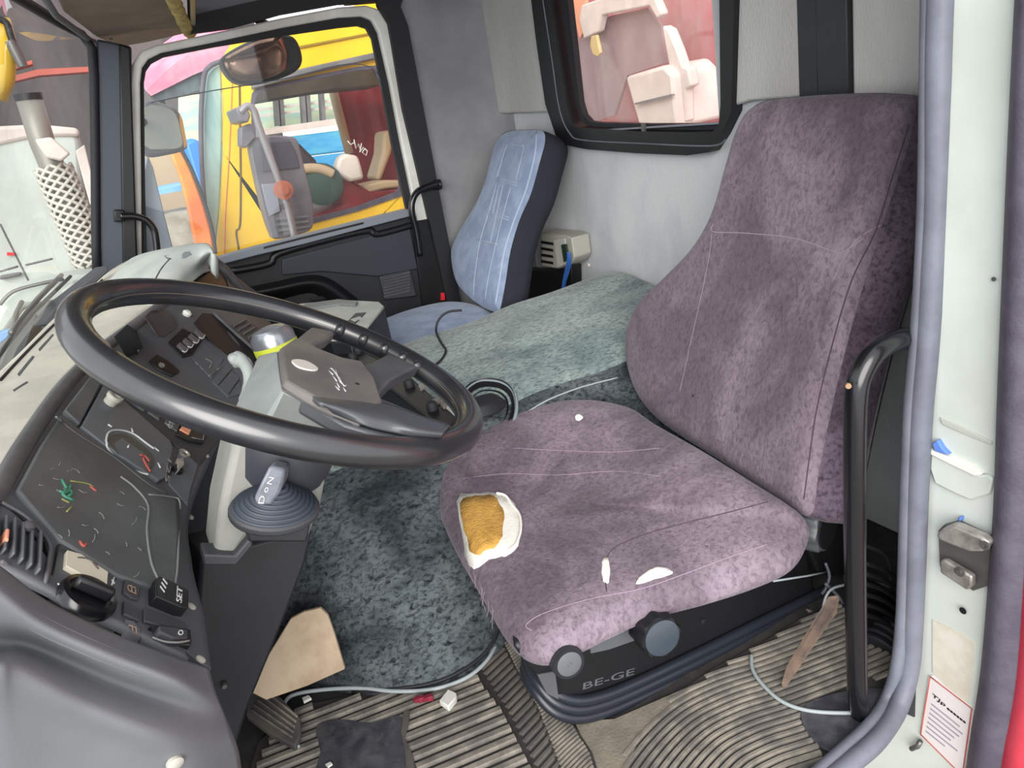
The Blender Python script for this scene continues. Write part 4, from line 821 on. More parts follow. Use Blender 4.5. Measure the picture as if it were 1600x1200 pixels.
# --- centre part of the face (seen inside the wheel)
sw([(180, 524), (200, 506), (214, 516), (226, 542), (216, 554), (198, 556)], -.0005, 'black', nm='cup_recess')
l, n = hit(fb, 206, 552); lathe('lighter', l, n, [(.007, 0), (.008, .012), (.006, .014)], M['chrome'], da, 14)
stick('brown_blank', [(226, 494), (236, 487), (262, 487), (276, 508), (274, 514), (256, 527), (248, 527)], fb, .005, M['brown'], da, bevel=.003, label='brown-grey blank panel')
l, n = hit(fb, 291, 492); lathe('white_button', l, n, [(.009, 0), (.010, .006), (.006, .010)], M['whiteplastic'], da, 16, label='white push button')
cl = sw([(262, 536), (284, 514), (318, 530), (300, 556), (284, 560)], .003, 'black', nm='slider_panel')
for k in range(4):
    x, y = 283+k*9, 551-k*7
    stick('slider', [(x-9, y-8), (x-5, y-12), (x+8, y-2), (x+4, y+4)], fb, .009, M['rim'], cl)
    lines('slider_rim', [[(x+8, y-2), (x+4, y+4), (x-2, y+2)]], fb, .0012, M['print'], cl, h=.009, n=2)
sw([(300, 560), (318, 538), (350, 562), (330, 592)], .002, 'dash', nm='heater_panel')
lines('heater_print', [[(304, 568), (308, 572)], [(312, 576), (316, 580)], [(320, 562), (330, 568), (326, 576)], [(324, 590), (332, 584)], [(338, 580), (344, 574)]], fb, .0009, M['printdim'], da, h=.0035, n=2)
bn = stick('open_bin', [(302, 505), (316, 490), (334, 492), (402, 556), (396, 570), (370, 566), (352, 556), (324, 532)], fb, .003, M['black'], da, bevel=.002)
line('bin_rim', [(332, 491), (366, 522), (404, 557), (398, 570)], fb, .004, M['rim'], bn, h=.004, n=4)
stick('lower_panel', [(330, 596), (352, 572), (372, 590), (378, 616), (356, 622)], fb, .003, M['dash'], da)
lines('panel_joint', [[(356, 618), (372, 596)], [(340, 604), (362, 578)]], fb, .001, M['black'], da, h=.0035, n=3)
sw([(232, 566), (244, 556), (262, 566), (280, 582), (268, 590), (244, 578)], .004, 'black', nm='round_recess')
l, n = hit(fb, 250, 574); lathe('recess_knob', l, n, [(.006, 0), (.006, .008), (.003, .01)], M['chrome'], da, 12)
vp = stick('centre_vent', [(356, 512), (382, 500), (412, 520), (418, 545), (400, 548)], fb, .004, M['dash2'], da, bevel=.002)
for k in range(5): stick('vent_slat', [(362+k*8, 512+k*6), (382+k*7, 502+k*6), (384+k*7, 504+k*6), (364+k*8, 515+k*6)], fb, .008, M['rim'], vp)
# --- lower knee panels (driver's end)
kr = [[(-60, 850), (0, 884), (75, 939), (180, 990), (262, 1022), (327, 1044)],
      [(-60, 900), (0, 930), (70, 980), (184, 1030), (280, 1064), (338, 1084)],
      [(-60, 980), (0, 1004), (50, 1010), (184, 1066), (306, 1106), (352, 1118)],
      [(-60, 1020), (0, 1040), (32, 1046), (126, 1098), (268, 1150), (366, 1152)],
      [(-60, 1110), (0, 1120), (40, 1130), (140, 1160), (290, 1200), (376, 1190)],
      [(-60, 1260), (0, 1260), (60, 1260), (160, 1260), (300, 1270), (380, 1260)]]
kY = [[.70, .70, .71, .72, .73, .76], [.65, .65, .658, .668, .685, .742], [.682, .682, .69, .70, .715, .752], [.632, .632, .642, .655, .675, .748], [.655, .655, .66, .672, .69, .757], [.655, .655, .66, .675, .695, .76]]
rows = [[P(x, y, Y=yy) for (x, y), yy in zip(a, b)] for a, b in zip(kr, kY)]
v, f = grid_g(rows, 6, 6); kn, kb = mesh('knee_panel', v, f, M['knee'], da, smooth=True, solid=.012, bvh=True)
v, f = grid_g([[r[-1] for r in rows], [r[-1]+V((-.02, .05, 0)) for r in rows], [r[-1]+V((-.1, .3, 0)) for r in rows]], 5, 4); mesh('knee_side', v, f, M['dash2'], da, smooth=True)
lathe('knee_screw', hit(kb, 272, 1190)[0], hit(kb, 272, 1190)[1], [(.008, 0), (.008, .004), (.004, .006)], M['beigebox'], da, 14)
# pedestal side below the column
prism('pedestal', [P(x, y, Y=1.13) for x, y in [(314, 870), (490, 826), (478, 880), (452, 950), (420, 1030), (388, 1108), (372, 1160), (350, 1200), (300, 1060)]], (-.02, .1, 0), M['trim'], da, bevel=.006)
lathe('pedestal_clip', P(350, 1070, Y=1.125), -YY, [(.005, 0), (.004, .006)], M['metal'], da, 8)
# ================================================================== STEERING COLUMN AND WHEEL
WC = V((.155, 1.045, .802)); WN = V((math.sin(.5256)*math.cos(-.287), math.sin(.5256)*math.sin(-.287), math.cos(.5256)))
U1 = WN.cross(YY).normalized(); U2 = WN.cross(U1)
colm = thing('steering_column', 'grey steering column shroud with indicator stalk and bracket below the wheel', 'steering column', P(440, 800, Y=1.1))
lathe('column_shroud', P(446, 690, Y=1.06)+WN*.03, -WN, [(.05, -.05), (.070, .0), (.074, .03), (.070, .07), (.05, .10)], mat('slate_shroud', (54, 57, 64), .5), colm, 28)
br = [(366, 690), (400, 684), (440, 706), (516, 722), (503, 790), (482, 845), (386, 845), (366, 878), (334, 884), (342, 800)]
prism('bracket', [P(x, y, Y=1.02) for x, y in br], (0, .10, .0), M['bracket'], colm, bevel=.01, seg=3)
prism('bracket_foot', [P(x, y, Y=1.005) for x, y in [(318, 866), (368, 868), (386, 846), (392, 840), (396, 852), (370, 884), (318, 884)]], (0, .04, 0), M['dash2'], colm, bevel=.003)
prism('shelf_face', [P(x, y, Y=1.0) for x, y in [(386, 830), (440, 824), (488, 812), (480, 848), (388, 848)]], (0, .03, 0), M['trim'], colm, bevel=.004)
sk_ = cr([P(368, 562, Y=1.16), P(378, 564, Y=1.15), P(388, 580, Y=1.13), P(390, 600, Y=1.12), P(386, 626, Y=1.10)], 4)
v, f = tube_g(sk_, [.011, .013, .013, .011, .010, .009, .009, .009, .009, .009, .009, .009, .009, .010, .010, .011, .012][:len(sk_)], 10); mesh('indicator_stalk', v, f, M['padlight'], colm, smooth=True)
prism('stalk_head', [P(x, y, Y=1.145) for x, y in [(356, 560), (366, 553), (392, 562), (398, 572), (396, 600), (386, 596), (380, 578), (360, 570)]], (0, .02, 0), M['padlight'], colm, bevel=.005)
# gear selector with boot
gs = thing('gear_selector', 'gear selector handle marked D N R in a ribbed rubber boot', 'gear selector', P(428, 815, Y=1.0))
bc = P(430, 790, Y=.985); bn_ = V((.25, -.35, .9)).normalized(); bu = V((1, 0, -.28)).normalized(); bu = (bu-bn_*bu.dot(bn_)).normalized(); bw = bn_.cross(bu)
v = []; f = []; prb = []
for k in range(8): prb += [(1-.105*k, k*.0045), (1-.105*k-.015, k*.0045+.0045), (1-.105*k-.085, k*.0045+.0015)]
for s, h in prb:
    for a in range(36): t = 2*math.pi*a/36; v.append(bc+bu*math.cos(t)*.056*s+bw*math.sin(t)*.042*s+bn_*h)
for i in range(len(prb)-1):
    for k in range(36): f.append([i*36+k, i*36+(k+1) % 36, (i+1)*36+(k+1) % 36, (i+1)*36+k])
f.append(list(range((len(prb)-1)*36, len(prb)*36)))
mesh('rubber_boot', v, f, mat('slate_rubber_boot', (58, 64, 74), .5), gs, smooth=True)
prism('boot_plinth', [bc+bu*math.cos(2*math.pi*a/28)*.060+bw*math.sin(2*math.pi*a/28)*.045 for a in range(28)], -bn_*.014, M['dash2'], gs, bevel=.004)
v, f = prism_g([P(x, y, Y=.955) for x, y in [(421, 728), (446, 733), (443, 752), (436, 772), (424, 790), (402, 790), (396, 780), (404, 762)]], (.012, .03, -.006), )
sel, selb = mesh('selector_handle', v, f, mat('silver_grey_handle', (128, 132, 142), .35, c2=(90, 94, 102), scale=14), gs, bevel=.004, bvh=True)
text('selector_letters', 'D', 411, 788, 414, 776, selb, .01, M['print'], sel, h=.001)
text('selector_letters', 'o', 417, 770, 420, 762, selb, .01, M['print'], sel, h=.001)
text('selector_letters', 'N', 424, 758, 428, 747, selb, .01, M['print'], sel, h=.001)
# steering wheel
swl = thing('steering_wheel', 'large worn black steering wheel with grey-brown hub pad', 'steering wheel', WC)
rp = [WC+(U1*math.cos(2*math.pi*k/96)+U2*math.sin(2*math.pi*k/96))*.262 for k in range(96)]
rimo, rb = mesh('rim', *tube_g(rp, .0195, 16, True), M['wheel'], swl, smooth=True, bvh=True)
rp2 = [WC+(U1*math.cos(2*math.pi*k/96)+U2*math.sin(2*math.pi*k/96))*.2445+WN*.004 for k in range(96)]
tube('rim_seam', rp2, .0016, mat('worn_rim_seam', (104, 92, 82), .6), swl, closed=True, seg=6)
# thumb grips on the far inside of the rim
gpv = []
for k in range(5):
    q = PN(508+k*26, 533+k*10.5, WC, WN); d_ = (q-WC).normalized(); p_ = WC+d_*.247; tg = WN.cross(d_)
    gpv.append(lathe_g(p_-tg*.006+WN*.004, tg, [(.006, -.002), (.012, .003), (.012, .009), (.006, .014)], 12))
v, f = join(gpv); mesh('finger_grips', v, f, M['wheel'], swl, smooth=True)
PT = WC+WN*.012
def wp_(pts, off=0): return [PN(x, y, PT+WN*off, WN) for x, y in pts]
padp = [(434, 552), (456, 537), (471, 538), (494, 553), (531, 567), (563, 573), (584, 600), (590, 622), (596, 640), (561, 667), (500, 640), (441, 606)]
pv = wp_(padp); pc_ = sum(pv, V((0, 0, 0)))/len(pv)
v, f = prism_g([p for p in pv], WN*.0); 
n = len(pv); v = list(pv)+[pc_+(p-pc_)*1.0-WN*.005 for p in pv]+[pc_+(p-pc_)*.97+WN*.010 for p in pv]
f = [list(range(2*n, 3*n)), list(range(2*n-1, n-1, -1))]+[[i, (i+1) % n, n+(i+1) % n, n+i] for i in range(n)]+[[2*n+i, 2*n+(i+1) % n, (i+1) % n, i] for i in range(n)]
hb, hbv = mesh('hub_pad', v, f, M['pad'], swl, bevel=.003, bvh=True)
# light lower body of the hub below the pad
lb_ = wp_([(428, 556), (452, 540), (520, 568), (566, 580), (596, 630), (570, 676), (500, 662), (438, 614)], -.012)
lc_ = sum(lb_, V((0, 0, 0)))/len(lb_)
ht = wp_([(434, 554), (470, 540), (560, 573), (594, 626), (561, 669), (441, 608)], -.003); hbm = wp_([(362, 646), (402, 556), (530, 560), (610, 650), (570, 694), (412, 668)], -.05)
mesh('hub_shroud', ht+hbm, [[0, 1, 2, 3, 4, 5], [11, 10, 9, 8, 7, 6]]+[[i, (i+1) % 6, 6+(i+1) % 6, 6+i] for i in range(6)], M['padlight'], swl, bevel=.004)
# spokes
def spoke(pts, th=.014, off=-.0, m='spoke', nm='spoke'): return prism(nm, wp_(pts, off), -WN*th, M[m], swl, bevel=.005, seg=3)
spoke([(434, 552), (486, 510), (524, 517), (512, 528), (484, 541), (512, 562), (470, 566)], .02, .002, 'pad')
spoke([(540, 568), (566, 572), (606, 552), (640, 566), (655, 572), (640, 578), (612, 594), (590, 618), (570, 600)], .02, .004)
spoke([(560, 600), (592, 620), (612, 628), (660, 648), (700, 660), (712, 670), (700, 680), (650, 684), (600, 680), (540, 662), (470, 622)], .02, .0)
v, f = grid_g([wp_([(486, 616), (560, 622), (606, 630), (660, 650), (704, 664)], .006), wp_([(500, 628), (560, 640), (606, 650), (650, 668), (692, 676)], .016), wp_([(520, 646), (566, 664), (606, 674), (650, 684), (690, 686)], .004)], 5, 5)
mesh('spoke_swell', v, f, M['spoke'], swl, smooth=True, solid=.006)
emb = stick('hub_emblem', cr2([(455, 565), (466, 563), (482, 567), (496, 576), (494, 580), (480, 579), (464, 574)], 3, True), hbv, .002, mat('silver_emblem', (206, 202, 196), .3), hb, label='oval silver emblem')
lines('scratched_letters', [[(514, 580), (520, 586)], [(516, 576), (520, 578), (530, 592)], [(520, 588), (526, 596)], [(524, 578), (528, 590), (532, 598)], [(526, 598), (530, 606)], [(530, 590), (534, 600)], [(534, 598), (538, 604), (541, 602)], [(524, 604), (530, 610)], [(536, 606), (540, 612)]], hbv, .0008, M['print'], hb, h=.0005, n=2)
lines('pad_crease', [[(441, 606), (500, 642), (561, 667)], [(434, 552), (437, 580), (441, 606)]], hbv, .0012, M['rim'], hb, n=3)
lathe('pad_screw', hit(hbv, 558, 600)[0], WN, [(.003, 0), (.003, .001)], M['black'], hb, 8)
# ================================================================== DRIVER'S SEAT
ds = thing('driver_seat', "driver's seat in worn mauve velvet with ochre foam showing through a tear", 'seat', (.72, 1.2, 0))
# backrest
BP = V((.95, 1.15, .28)); BNn = V((1, 0, -.443)).normalized(); BN = -BNn      # BN points to the sitter
bo = [(1254, 806), (1200, 776), (1110, 716), (1030, 664), (990, 622), (972, 572), (970, 520), (990, 474), (1030, 434), (1076, 384), (1108, 326), (1130, 250), (1150, 186), (1178, 156), (1240, 146), (1320, 141), (1390, 141), (1418, 150), (1414, 200), (1396, 262), (1370, 340), (1342, 430), (1314, 530), (1288, 640), (1268, 740)]
ob_ = [PN(x, y, BP, BN) for x, y in bo]
bc_ = sum(ob_, V((0, 0, 0)))/len(ob_)
def bdef(q, r):
    # lumbar bulge low down, side bolsters
    s = (q.z-.28)/.7
    b = math.exp(-((s-.28)/.22)**2)*.018*max(0, 1-r*r)
    return BN*b
v, f = pillow_g(ob_, BN, [(0, .0), (.25, .0), (.5, .002), (.7, .004), (.84, .005), (.93, .001), (.975, -.008), (1.0, -.022)], bdef, 6)
back, kbv = mesh('backrest', v, f[:-2]+[f[-2]], M['velvet'], ds, smooth=True, bvh=True)
nb = len(cr(ob_, 6, True)); oo = cr(ob_, 6, True)
vs = []; fs = []
for sc_, h, dy in ((1.0, -.020, 0), (1.004, -.05, .022), (1.0, -.095, .034), (.97, -.125, .03), (.7, -.132, 0), (.02, -.132, 0)):
    for p in oo: vs.append(bc_+(p-bc_)*sc_+BN*h-V((0, dy*min(1, max(0, (1.16-p.y)/.12)), 0)))
for i in range(5):
    for k in range(nb): fs.append([i*nb+k, i*nb+(k+1) % nb, (i+1)*nb+(k+1) % nb, (i+1)*nb+k])
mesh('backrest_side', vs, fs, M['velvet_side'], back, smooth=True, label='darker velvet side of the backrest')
line('backrest_seam', [(1114, 350), (1114, 362), (1160, 364), (1240, 372), (1300, 392), (1316, 394), (1350, 372)], kbv, .0013, M['seam'], back, h=-.0006)
line('backrest_seam', [(1112, 364), (1108, 400), (1096, 460), (1078, 540), (1062, 612)], kbv, .0010, M['seam'], back, h=-.0006)
line('backrest_seam', [(1380, 350), (1350, 366), (1326, 390), (1300, 440)], kbv, .0010, M['seam'], back, h=-.0006)
line('backrest_seam', [(1420, 196), (1396, 270), (1368, 360), (1330, 440), (1300, 540), (1276, 640), (1264, 720), (1256, 780)], kbv, .0014, M['seam_dark'], back, h=-.0004)
line('backrest_crease', [(1220, 470), (1222, 500), (1222, 520)], kbv, .0010, M['seam_dark'], back, h=-.0006)
line('backrest_crease', [(1244, 430), (1246, 464)], kbv, .0008, M['seam_dark'], back, h=-.0006)
line('backrest_crease', [(1200, 600), (1196, 680), (1190, 740)], kbv, .0008, M['seam_dark'], back, h=-.0006)
lathe('lint_speck', hit(kbv, 1083, 618)[0], BN, [(.003, 0), (.002, .001)], M['black'], back, 8)
# cushion
ct = [(677, 752, .31), (690, 716, .33), (730, 684, .35), (790, 650, .36), (850, 632, .36), (920, 628, .36), (985, 640, .35), (1030, 668, .34), (1110, 714, .33), (1190, 764, .31), (1256, 808, .29), (1262, 842, .265), (1238, 880, .25), (1180, 908, .24), (1100, 934, .235), (1020, 956, .23), (940, 992, .225), (870, 1026, .22), (826, 1026, .22), (790, 996, .225), (752, 930, .24), (712, 860, .265), (686, 800, .285)]
oc = [P(x, y, Z=z) for x, y, z in ct]; cn3 = newell(oc); cn3 = cn3 if cn3.z > 0 else -cn3
cc_ = sum(oc, V((0, 0, 0)))/len(oc)
def cdef(q, r):
    d = V((0, 0, 0))
    if r < .97:
        s = (q.x-.45)/.5
        d += cn3*(.010*math.sin((q.y-1.0)*16)*(1-r) + .004*math.sin(q.x*40+q.y*23)*(1-r))
    return d
v, f = pillow_g(oc, cn3, [(0, .020), (.2, .021), (.4, .024), (.58, .030), (.72, .036), (.82, .036), (.90, .030), (.955, .018), (.99, .004), (1.0, -.008), (.99, -.022), (.95, -.032), (.6, -.034), (.02, -.034)], cdef, 6)
cush, ub = mesh('cushion', v, f, M['velvet'], ds, smooth=True, bvh=True)
line('cushion_seam', [(948, 925), (946, 900), (948, 874), (960, 856), (1000, 838), (1060, 820), (1140, 800), (1200, 784)], ub, .0013, M['seam_dark'], cush, h=-.0004)
line('cushion_seam', [(830, 985), (822, 976), (850, 958), (920, 936), (1000, 920), (1060, 900), (1140, 870), (1200, 850)], ub, .0010, M['seam'], cush, h=-.0004)
line('cushion_seam', [(720, 748), (790, 740), (870, 742), (960, 736), (1030, 744)], ub, .0009, M['seam'], cush, h=-.0004)
line('cushion_seam', [(800, 700), (880, 704), (960, 706), (1030, 700)], ub, .0009, M['seam'], cush, h=-.0004)
# torn patch
def patch(name, pts, h, m, seed, amp, **k):
    random.seed(seed); q = cr2(pts, 3, True); q = [(x+random.uniform(-amp, amp), y+random.uniform(-amp, amp)) for x, y in q]
    L = onto(ub, q, h); c = sum(L, V((0, 0, 0)))/len(L); cx = sum(p[0] for p in q)/len(q); cy = sum(p[1] for p in q)/len(q)
    vv = list(L); ff = []; nn = len(L)
    for s in (.7, .35, .02):
        vv += onto(ub, [(cx+(x-cx)*s, cy+(y-cy)*s) for x, y in q], h+random.uniform(0, .0004))
    low = onto(ub, q, -.002); vv += low
    for i in range(3):
        for k2 in range(nn): ff.append([i*nn+k2, i*nn+(k2+1) % nn, (i+1)*nn+(k2+1) % nn, (i+1)*nn+k2])
    ff.append(list(range(3*nn, 4*nn)))
    for k2 in range(nn): ff.append([k2, (k2+1) % nn, 4*nn+(k2+1) % nn, 4*nn+k2])
    return mesh(name, vv, ff, m, cush, smooth=True, **k)
patch('torn_lining', [(716, 776), (740, 772), (772, 771), (796, 780), (808, 796), (814, 824), (808, 852), (790, 868), (764, 874), (742, 888), (730, 876), (724, 850), (718, 812)], .0022, M['lining'], 2, 2.0, label='torn white lining')
patch('foam_patch', [(723, 780), (744, 776), (772, 777), (782, 790), (788, 812), (784, 838), (776, 854), (760, 862), (750, 868), (736, 862), (730, 840), (722, 806)], .0036, M['foam'], 5, 1.6, label='exposed ochre foam')
line('curled_edge', [(776, 772), (790, 776), (800, 790), (812, 806), (814, 830), (806, 852), (794, 862)], ub, .0028, M['lining'], cush, h=.003)
patch('small_tear', [(942, 874), (950, 872), (953, 890), (951, 910), (943, 908), (940, 890)], .0014, M['lining'], 6, .8, label='small white tear on the seam')
patch('small_tear', [(994, 912), (1004, 898), (1020, 888), (1036, 886), (1052, 894), (1040, 900), (1014, 908)], .0014, M['lining'], 8, .8, label='white triangular tear near the side')
patch('lint_spot', [(899, 650), (905, 647), (911, 652), (906, 657), (900, 656)], .001, M['lining'], 9, .2)
random.seed(21)
thr = []
for k in range(9):
    x, y = 735+k*4.5, 880+k*9
    thr.append([(x, y), (x+random.uniform(-3, 6), y+14), (x+random.uniform(-2, 9), y+30)])
lines('loose_threads', thr, ub, .0004, M['seam'], cush, h=.0006, n=3)
# seat base
YB = .985
bs = [(800, 1010), (1262, 862), (1276, 930), (1262, 958), (1100, 1034), (960, 1098), (900, 1104), (860, 1086), (826, 1050)]
sbm, sbb = mesh('suspension_box', *prism_g([P(x, y, Y=YB) for x, y in bs], (.06, .14, .01)), M['black'], ds, bevel=.01, bvh=True)
for k in range(3):
    q = [P(x-k*2, y+k*14+8, Y=yy-.008) for x, y, yy in [(1290, 914, YB), (1200, 958, YB), (1100, 1008, YB), (1000, 1056, YB), (940, 1080, YB), (900, 1086, YB+.005), (868, 1074, YB+.02), (842, 1046, YB+.05), (826, 1022, YB+.09)]]
    q += [q[-1]+V((.03, .05, -.01)), q[-1]+V((.1, .10, -.01)), q[-1]+V((.42, .11, -.01))]
    tube('bellows_rib', cr(q, 5), .0105, mat('bellows_rubber', (34, 38, 46), .35) if k == 0 else bpy.data.materials['bellows_rubber'], ds, seg=10)
prism('bellows_foot', [P(x, y, Y=YB+.02) for x, y in [(850, 1096), (1290, 930), (1300, 962), (1240, 992), (1000, 1110), (920, 1130)]], (.05, .1, 0), M['black'], ds, bevel=.005)
text('embossed_letters', 'BE-GE', 908, 1078, 988, 1054, sbb, .02, M['dash'], ds, h=.0005)
stick('dusty_plate', [(920, 1000), (985, 982), (990, 1000), (950, 1014), (922, 1020)], sbb, .003, M['dash'], ds)
stick('front_plate', [(838, 1052), (866, 1046), (872, 1092), (852, 1082)], sbb, .004, M['dash2'], ds)
def knob(name, x, y, Y, r, ax, d, fl, m, par, lab):
    c = P(x, y, Y=Y)
    return lathe(name, c, ax, [(r*.9, -d), (r, -d*.9), (r, -.004), (r*.93, 0), (r*.8, 0)], m, par, 48, fl, 8, label=lab)
kax = V((-.12, -1, .10))
knob('height_knob', 890, 1038, YB-.062, .029, kax, .04, .0, mat('knurled_knob', (44, 46, 52), .5, bump=1.0, bscale=900), ds, 'round knurled knob')
kc_ = P(890, 1038, Y=YB-.0625); lathe('knob_cap', kc_, kax, [(.022, 0), (.018, .0015), (.004, .0015), (.003, .003)], M['dash'], ds, 24)
knob('weight_knob', 1034, 996, YB-.095, .038, kax, .05, .06, M['black'], ds, 'large fluted black knob')
lathe('knob_cap', P(1034, 996, Y=YB-.0955), kax, [(.033, 0), (.033, .003), (.030, .004)], mat('glossy_knob_cap', (58, 66, 74), .2), ds, 28)
knob('recline_knob', 1290, 826, .90, .046, V((.35, -1, .05)), .055, .07, mat('grey_fluted_knob', (78, 82, 84), .4), ds, 'fluted backrest knob')
lathe('knob_cap', P(1292, 826, Y=.8995), V((.35, -1, .05)), [(.040, 0), (.040, .003)], M['black'], ds, 28)
prism('hinge_plate', [P(x, y, Y=.97) for x, y in [(1262, 800), (1290, 790), (1330, 800), (1330, 900), (1280, 900), (1262, 850)]], (0, .02, 0), M['black'], ds, bevel=.004)
lathe('bolt', P(1266, 857, Y=.965), -YY, [(.005, 0), (.005, .004), (.003, .006)], M['chrome'], ds, 10)
lathe('bolt', P(1097, 970, Y=YB-.001), -YY, [(.005, 0), (.005, .003)], M['rubber'], ds, 10)
tube('wire_edge', [P(1208, 908, Y=.965), P(1260, 900, Y=.965), P(1290, 894, Y=.965)], .0022, M['cable'], ds, seg=6)
# ================================================================== PASSENGER'S SEAT
ps = thing('passenger_seat', 'blue-grey cloth passenger seat with pale woven stripes and navy sides', 'seat', (1.0, 2.4, 0))
PP = V((.95, 2.3, .42)); PNm = -V((1, 0, -.58)).normalized()
po = [(770, 486), (748, 478), (722, 458), (706, 436), (700, 404), (703, 384), (720, 352), (742, 316), (758, 276), (766, 244), (776, 212), (792, 202), (820, 200), (842, 202), (846, 218), (838, 250), (824, 300), (806, 342), (792, 390), (784, 440), (776, 480)]
pq = [PN(x, y, PP, PNm) for x, y in po]
v, f = pillow_g(pq, PNm, [(0, .012), (.4, .012), (.7, .010), (.88, .004), (.96, -.006), (1, -.016)], None, 5)
pbk, pbv = mesh('backrest', v, f[:-1], M['blue'], ps, smooth=True, bvh=True)
oo = cr(pq, 5, True); nb = len(oo); c = sum(oo, V((0, 0, 0)))/nb; vs = []; fs = []
for sc_, h in ((1.0, -.014), (1.01, -.04), (1.01, -.08), (.98, -.108), (.7, -.115), (.02, -.115)):
    for p in oo: vs.append(c+(p-c)*sc_+PNm*h)
for i in range(5):
    for k in range(nb): fs.append([i*nb+k, i*nb+(k+1) % nb, (i+1)*nb+(k+1) % nb, (i+1)*nb+k])
mesh('backrest_side', vs, fs, M['navy'], pbk, smooth=True, label='navy side of the backrest')
lines('woven_stripe', [[(796, 226), (790, 232), (776, 278)], [(816, 226), (818, 232), (806, 282)], [(794, 226), (818, 228)], [(776, 278), (808, 286)], [(776, 282), (808, 290)], [(776, 286), (764, 330), (750, 378), (742, 430), (740, 462)], [(798, 292), (786, 336), (774, 384), (762, 440), (758, 468)], [(764, 330), (796, 340)], [(763, 334), (795, 344)], [(744, 374), (778, 382)], [(786, 290), (776, 334), (766, 380)], [(780, 288), (770, 334)]], pbv, .0013, M['bluepale'], pbk, h=.0004, n=4)
lines('edge_piping', [[(838, 206), (836, 240), (822, 296), (804, 342), (788, 392), (780, 440), (774, 476)]], pbv, .003, M['bluepale'], pbk, h=-.001)
pcs = [P(x, y, Z=.44) for x, y in [(560, 516), (600, 494), (650, 478), (700, 468), (738, 470), (770, 482), (760, 500), (700, 520), (620, 550)]]
v, f = pillow_g(pcs, ZZ, [(0, .012), (.5, .010), (.8, .004), (.94, -.006), (1, -.02), (1, -.07), (.95, -.085), (.02, -.085)], None, 5)
mesh('cushion', v, f, M['blue'], ps, smooth=True)
v, f = box_g(sum(pcs, V((0, 0, 0)))/9+V((0, 0, -.25)), XX, YY, ZZ, .3, .3, .34); mesh('seat_base', v, f, M['black'], ps, bevel=.01)
# box with wires
eb = thing('control_box', 'beige slotted electrical box on the rear wall behind the passenger seat', 'box', P(868, 420, X=1.33))
Xb = XR-.075
prism('box_body', [P(x, y, X=Xb) for x, y in [(846, 364), (884, 368), (893, 372), (897, 402), (893, 412), (872, 420), (846, 416)]], (.07, 0, 0), M['beigebox'], eb, bevel=.004)
bb2 = [P(x, y, X=Xb-.001) for x, y in [(866, 374), (884, 372), (886, 412), (872, 418)]]
prism('front_plate', bb2, (-.004, 0, 0), mat('box_face', (186, 186, 176), .5), eb, bevel=.001)
for k in range(4): prism('cooling_slot', [P(x, y, X=Xb-.001) for x, y in [(846, 376+k*10), (864, 379+k*10), (865, 383+k*10), (846, 380+k*10)]], (-.002, 0, 0), M['black'], eb)
prism('connector', [P(x, y, X=Xb-.006) for x, y in [(879, 382), (886, 381), (889, 406), (883, 409)]], (-.006, 0, 0), mat('dark_green_connector', (36, 56, 44), .5), eb)
for k in range(4):
    o = tube('blue_wire', cr([P(x, y, X=Xb-.014-.002*k) for x, y in [(890-k, 394), (892-k*2, 410), (889-k*2, 424), (884-k*1.5, 440), (880-k, 462)]], 5), .0022, M['bluewire'], eb, seg=6)
o = prism('black_locker', [P(x, y, X=XR-.05) for x, y in [(800, 420), (868, 424), (892, 416), (893, 470), (800, 500)]], (.045, 0, 0), M['black'], bevel=.004)
tag(o, 'black box low on the rear wall under the beige control box', 'box')
o = lathe('wall_stud', P(921, 414, X=XR-.001), -XX, [(.006, 0), (.008, .003), (.005, .007)], M['dimwhite'], None, 12); tag(o, 'small white stud on the grey rear wall', 'stud')
# ================================================================== GRAB HANDLES
gr_ = thing('grab_rail', 'tall black grab rail curving out from the driver door pillar', 'rail', P(1340, 1150, Y=.70))
path = [P(x, y, Y=yy) for x, y, yy in [(1444, 520, .74), (1424, 528, .72), (1396, 532, .705), (1366, 552, .70), (1346, 584, .70), (1338, 620, .70), (1336, 700, .70), (1336, 850, .70), (1338, 1000, .70), (1340, 1080, .70), (1344, 1110, .702), (1350, 1132, .706), (1356, 1150, .712)]]
tube('rail_tube', cr(path, 6), .0165, M['blackgloss'], gr_, seg=16)
tube('rail_bead', [p+V((.016, -.004, 0)) for p in cr(path[5:10], 4)], .0016, M['metal'], gr_, seg=6)
prism('rail_foot', [P(x, y, Z=.004) for x, y in [(1344, 1134), (1390, 1130), (1392, 1146), (1352, 1160)]], (0, 0, .008), M['rubber'], gr_, bevel=.003)
lathe('rail_screw', P(1325, 602, Y=.685), V((-.8, -1, 0)), [(.004, 0), (.004, .004)], mat('brass_screw', (150, 120, 90), .5), gr_, 10)
h1 = thing('grab_bar', 'short black grab handle on the passenger front pillar', 'handle', P(240, 388, Y=YP-.05), 'passenger grab handles')
prism('handle_block', [P(x, y, Y=YP-.05) for x, y in [(178, 328), (194, 328), (196, 346), (178, 347)]], (0, .05, 0), M['black'], h1, bevel=.004)
tube('handle_tube', cr([P(x, y, Y=YP-.07) for x, y in [(188, 338), (210, 338), (228, 344), (240, 358), (244, 376), (246, 396)]], 5), .0105, M['blackgloss'], h1, seg=12)
h2 = thing('grab_bar', 'bent black grab handle behind the passenger window with a round end', 'handle', P(650, 400, Y=YP-.05), 'passenger grab handles')
lathe('handle_end', P(682, 289, Y=YP-.03), V((1, -.3, 0)), [(.016, -.016), (.018, 0), (.018, .016), (.01, .02)], M['black'], h2, 16)
tube('handle_tube', cr([P(x, y, Y=YP-.06) for x, y in [(684, 288), (668, 292), (652, 300), (644, 316), (644, 336), (650, 360), (656, 400)]], 5), .0115, M['blackgloss'], h2, seg=12)
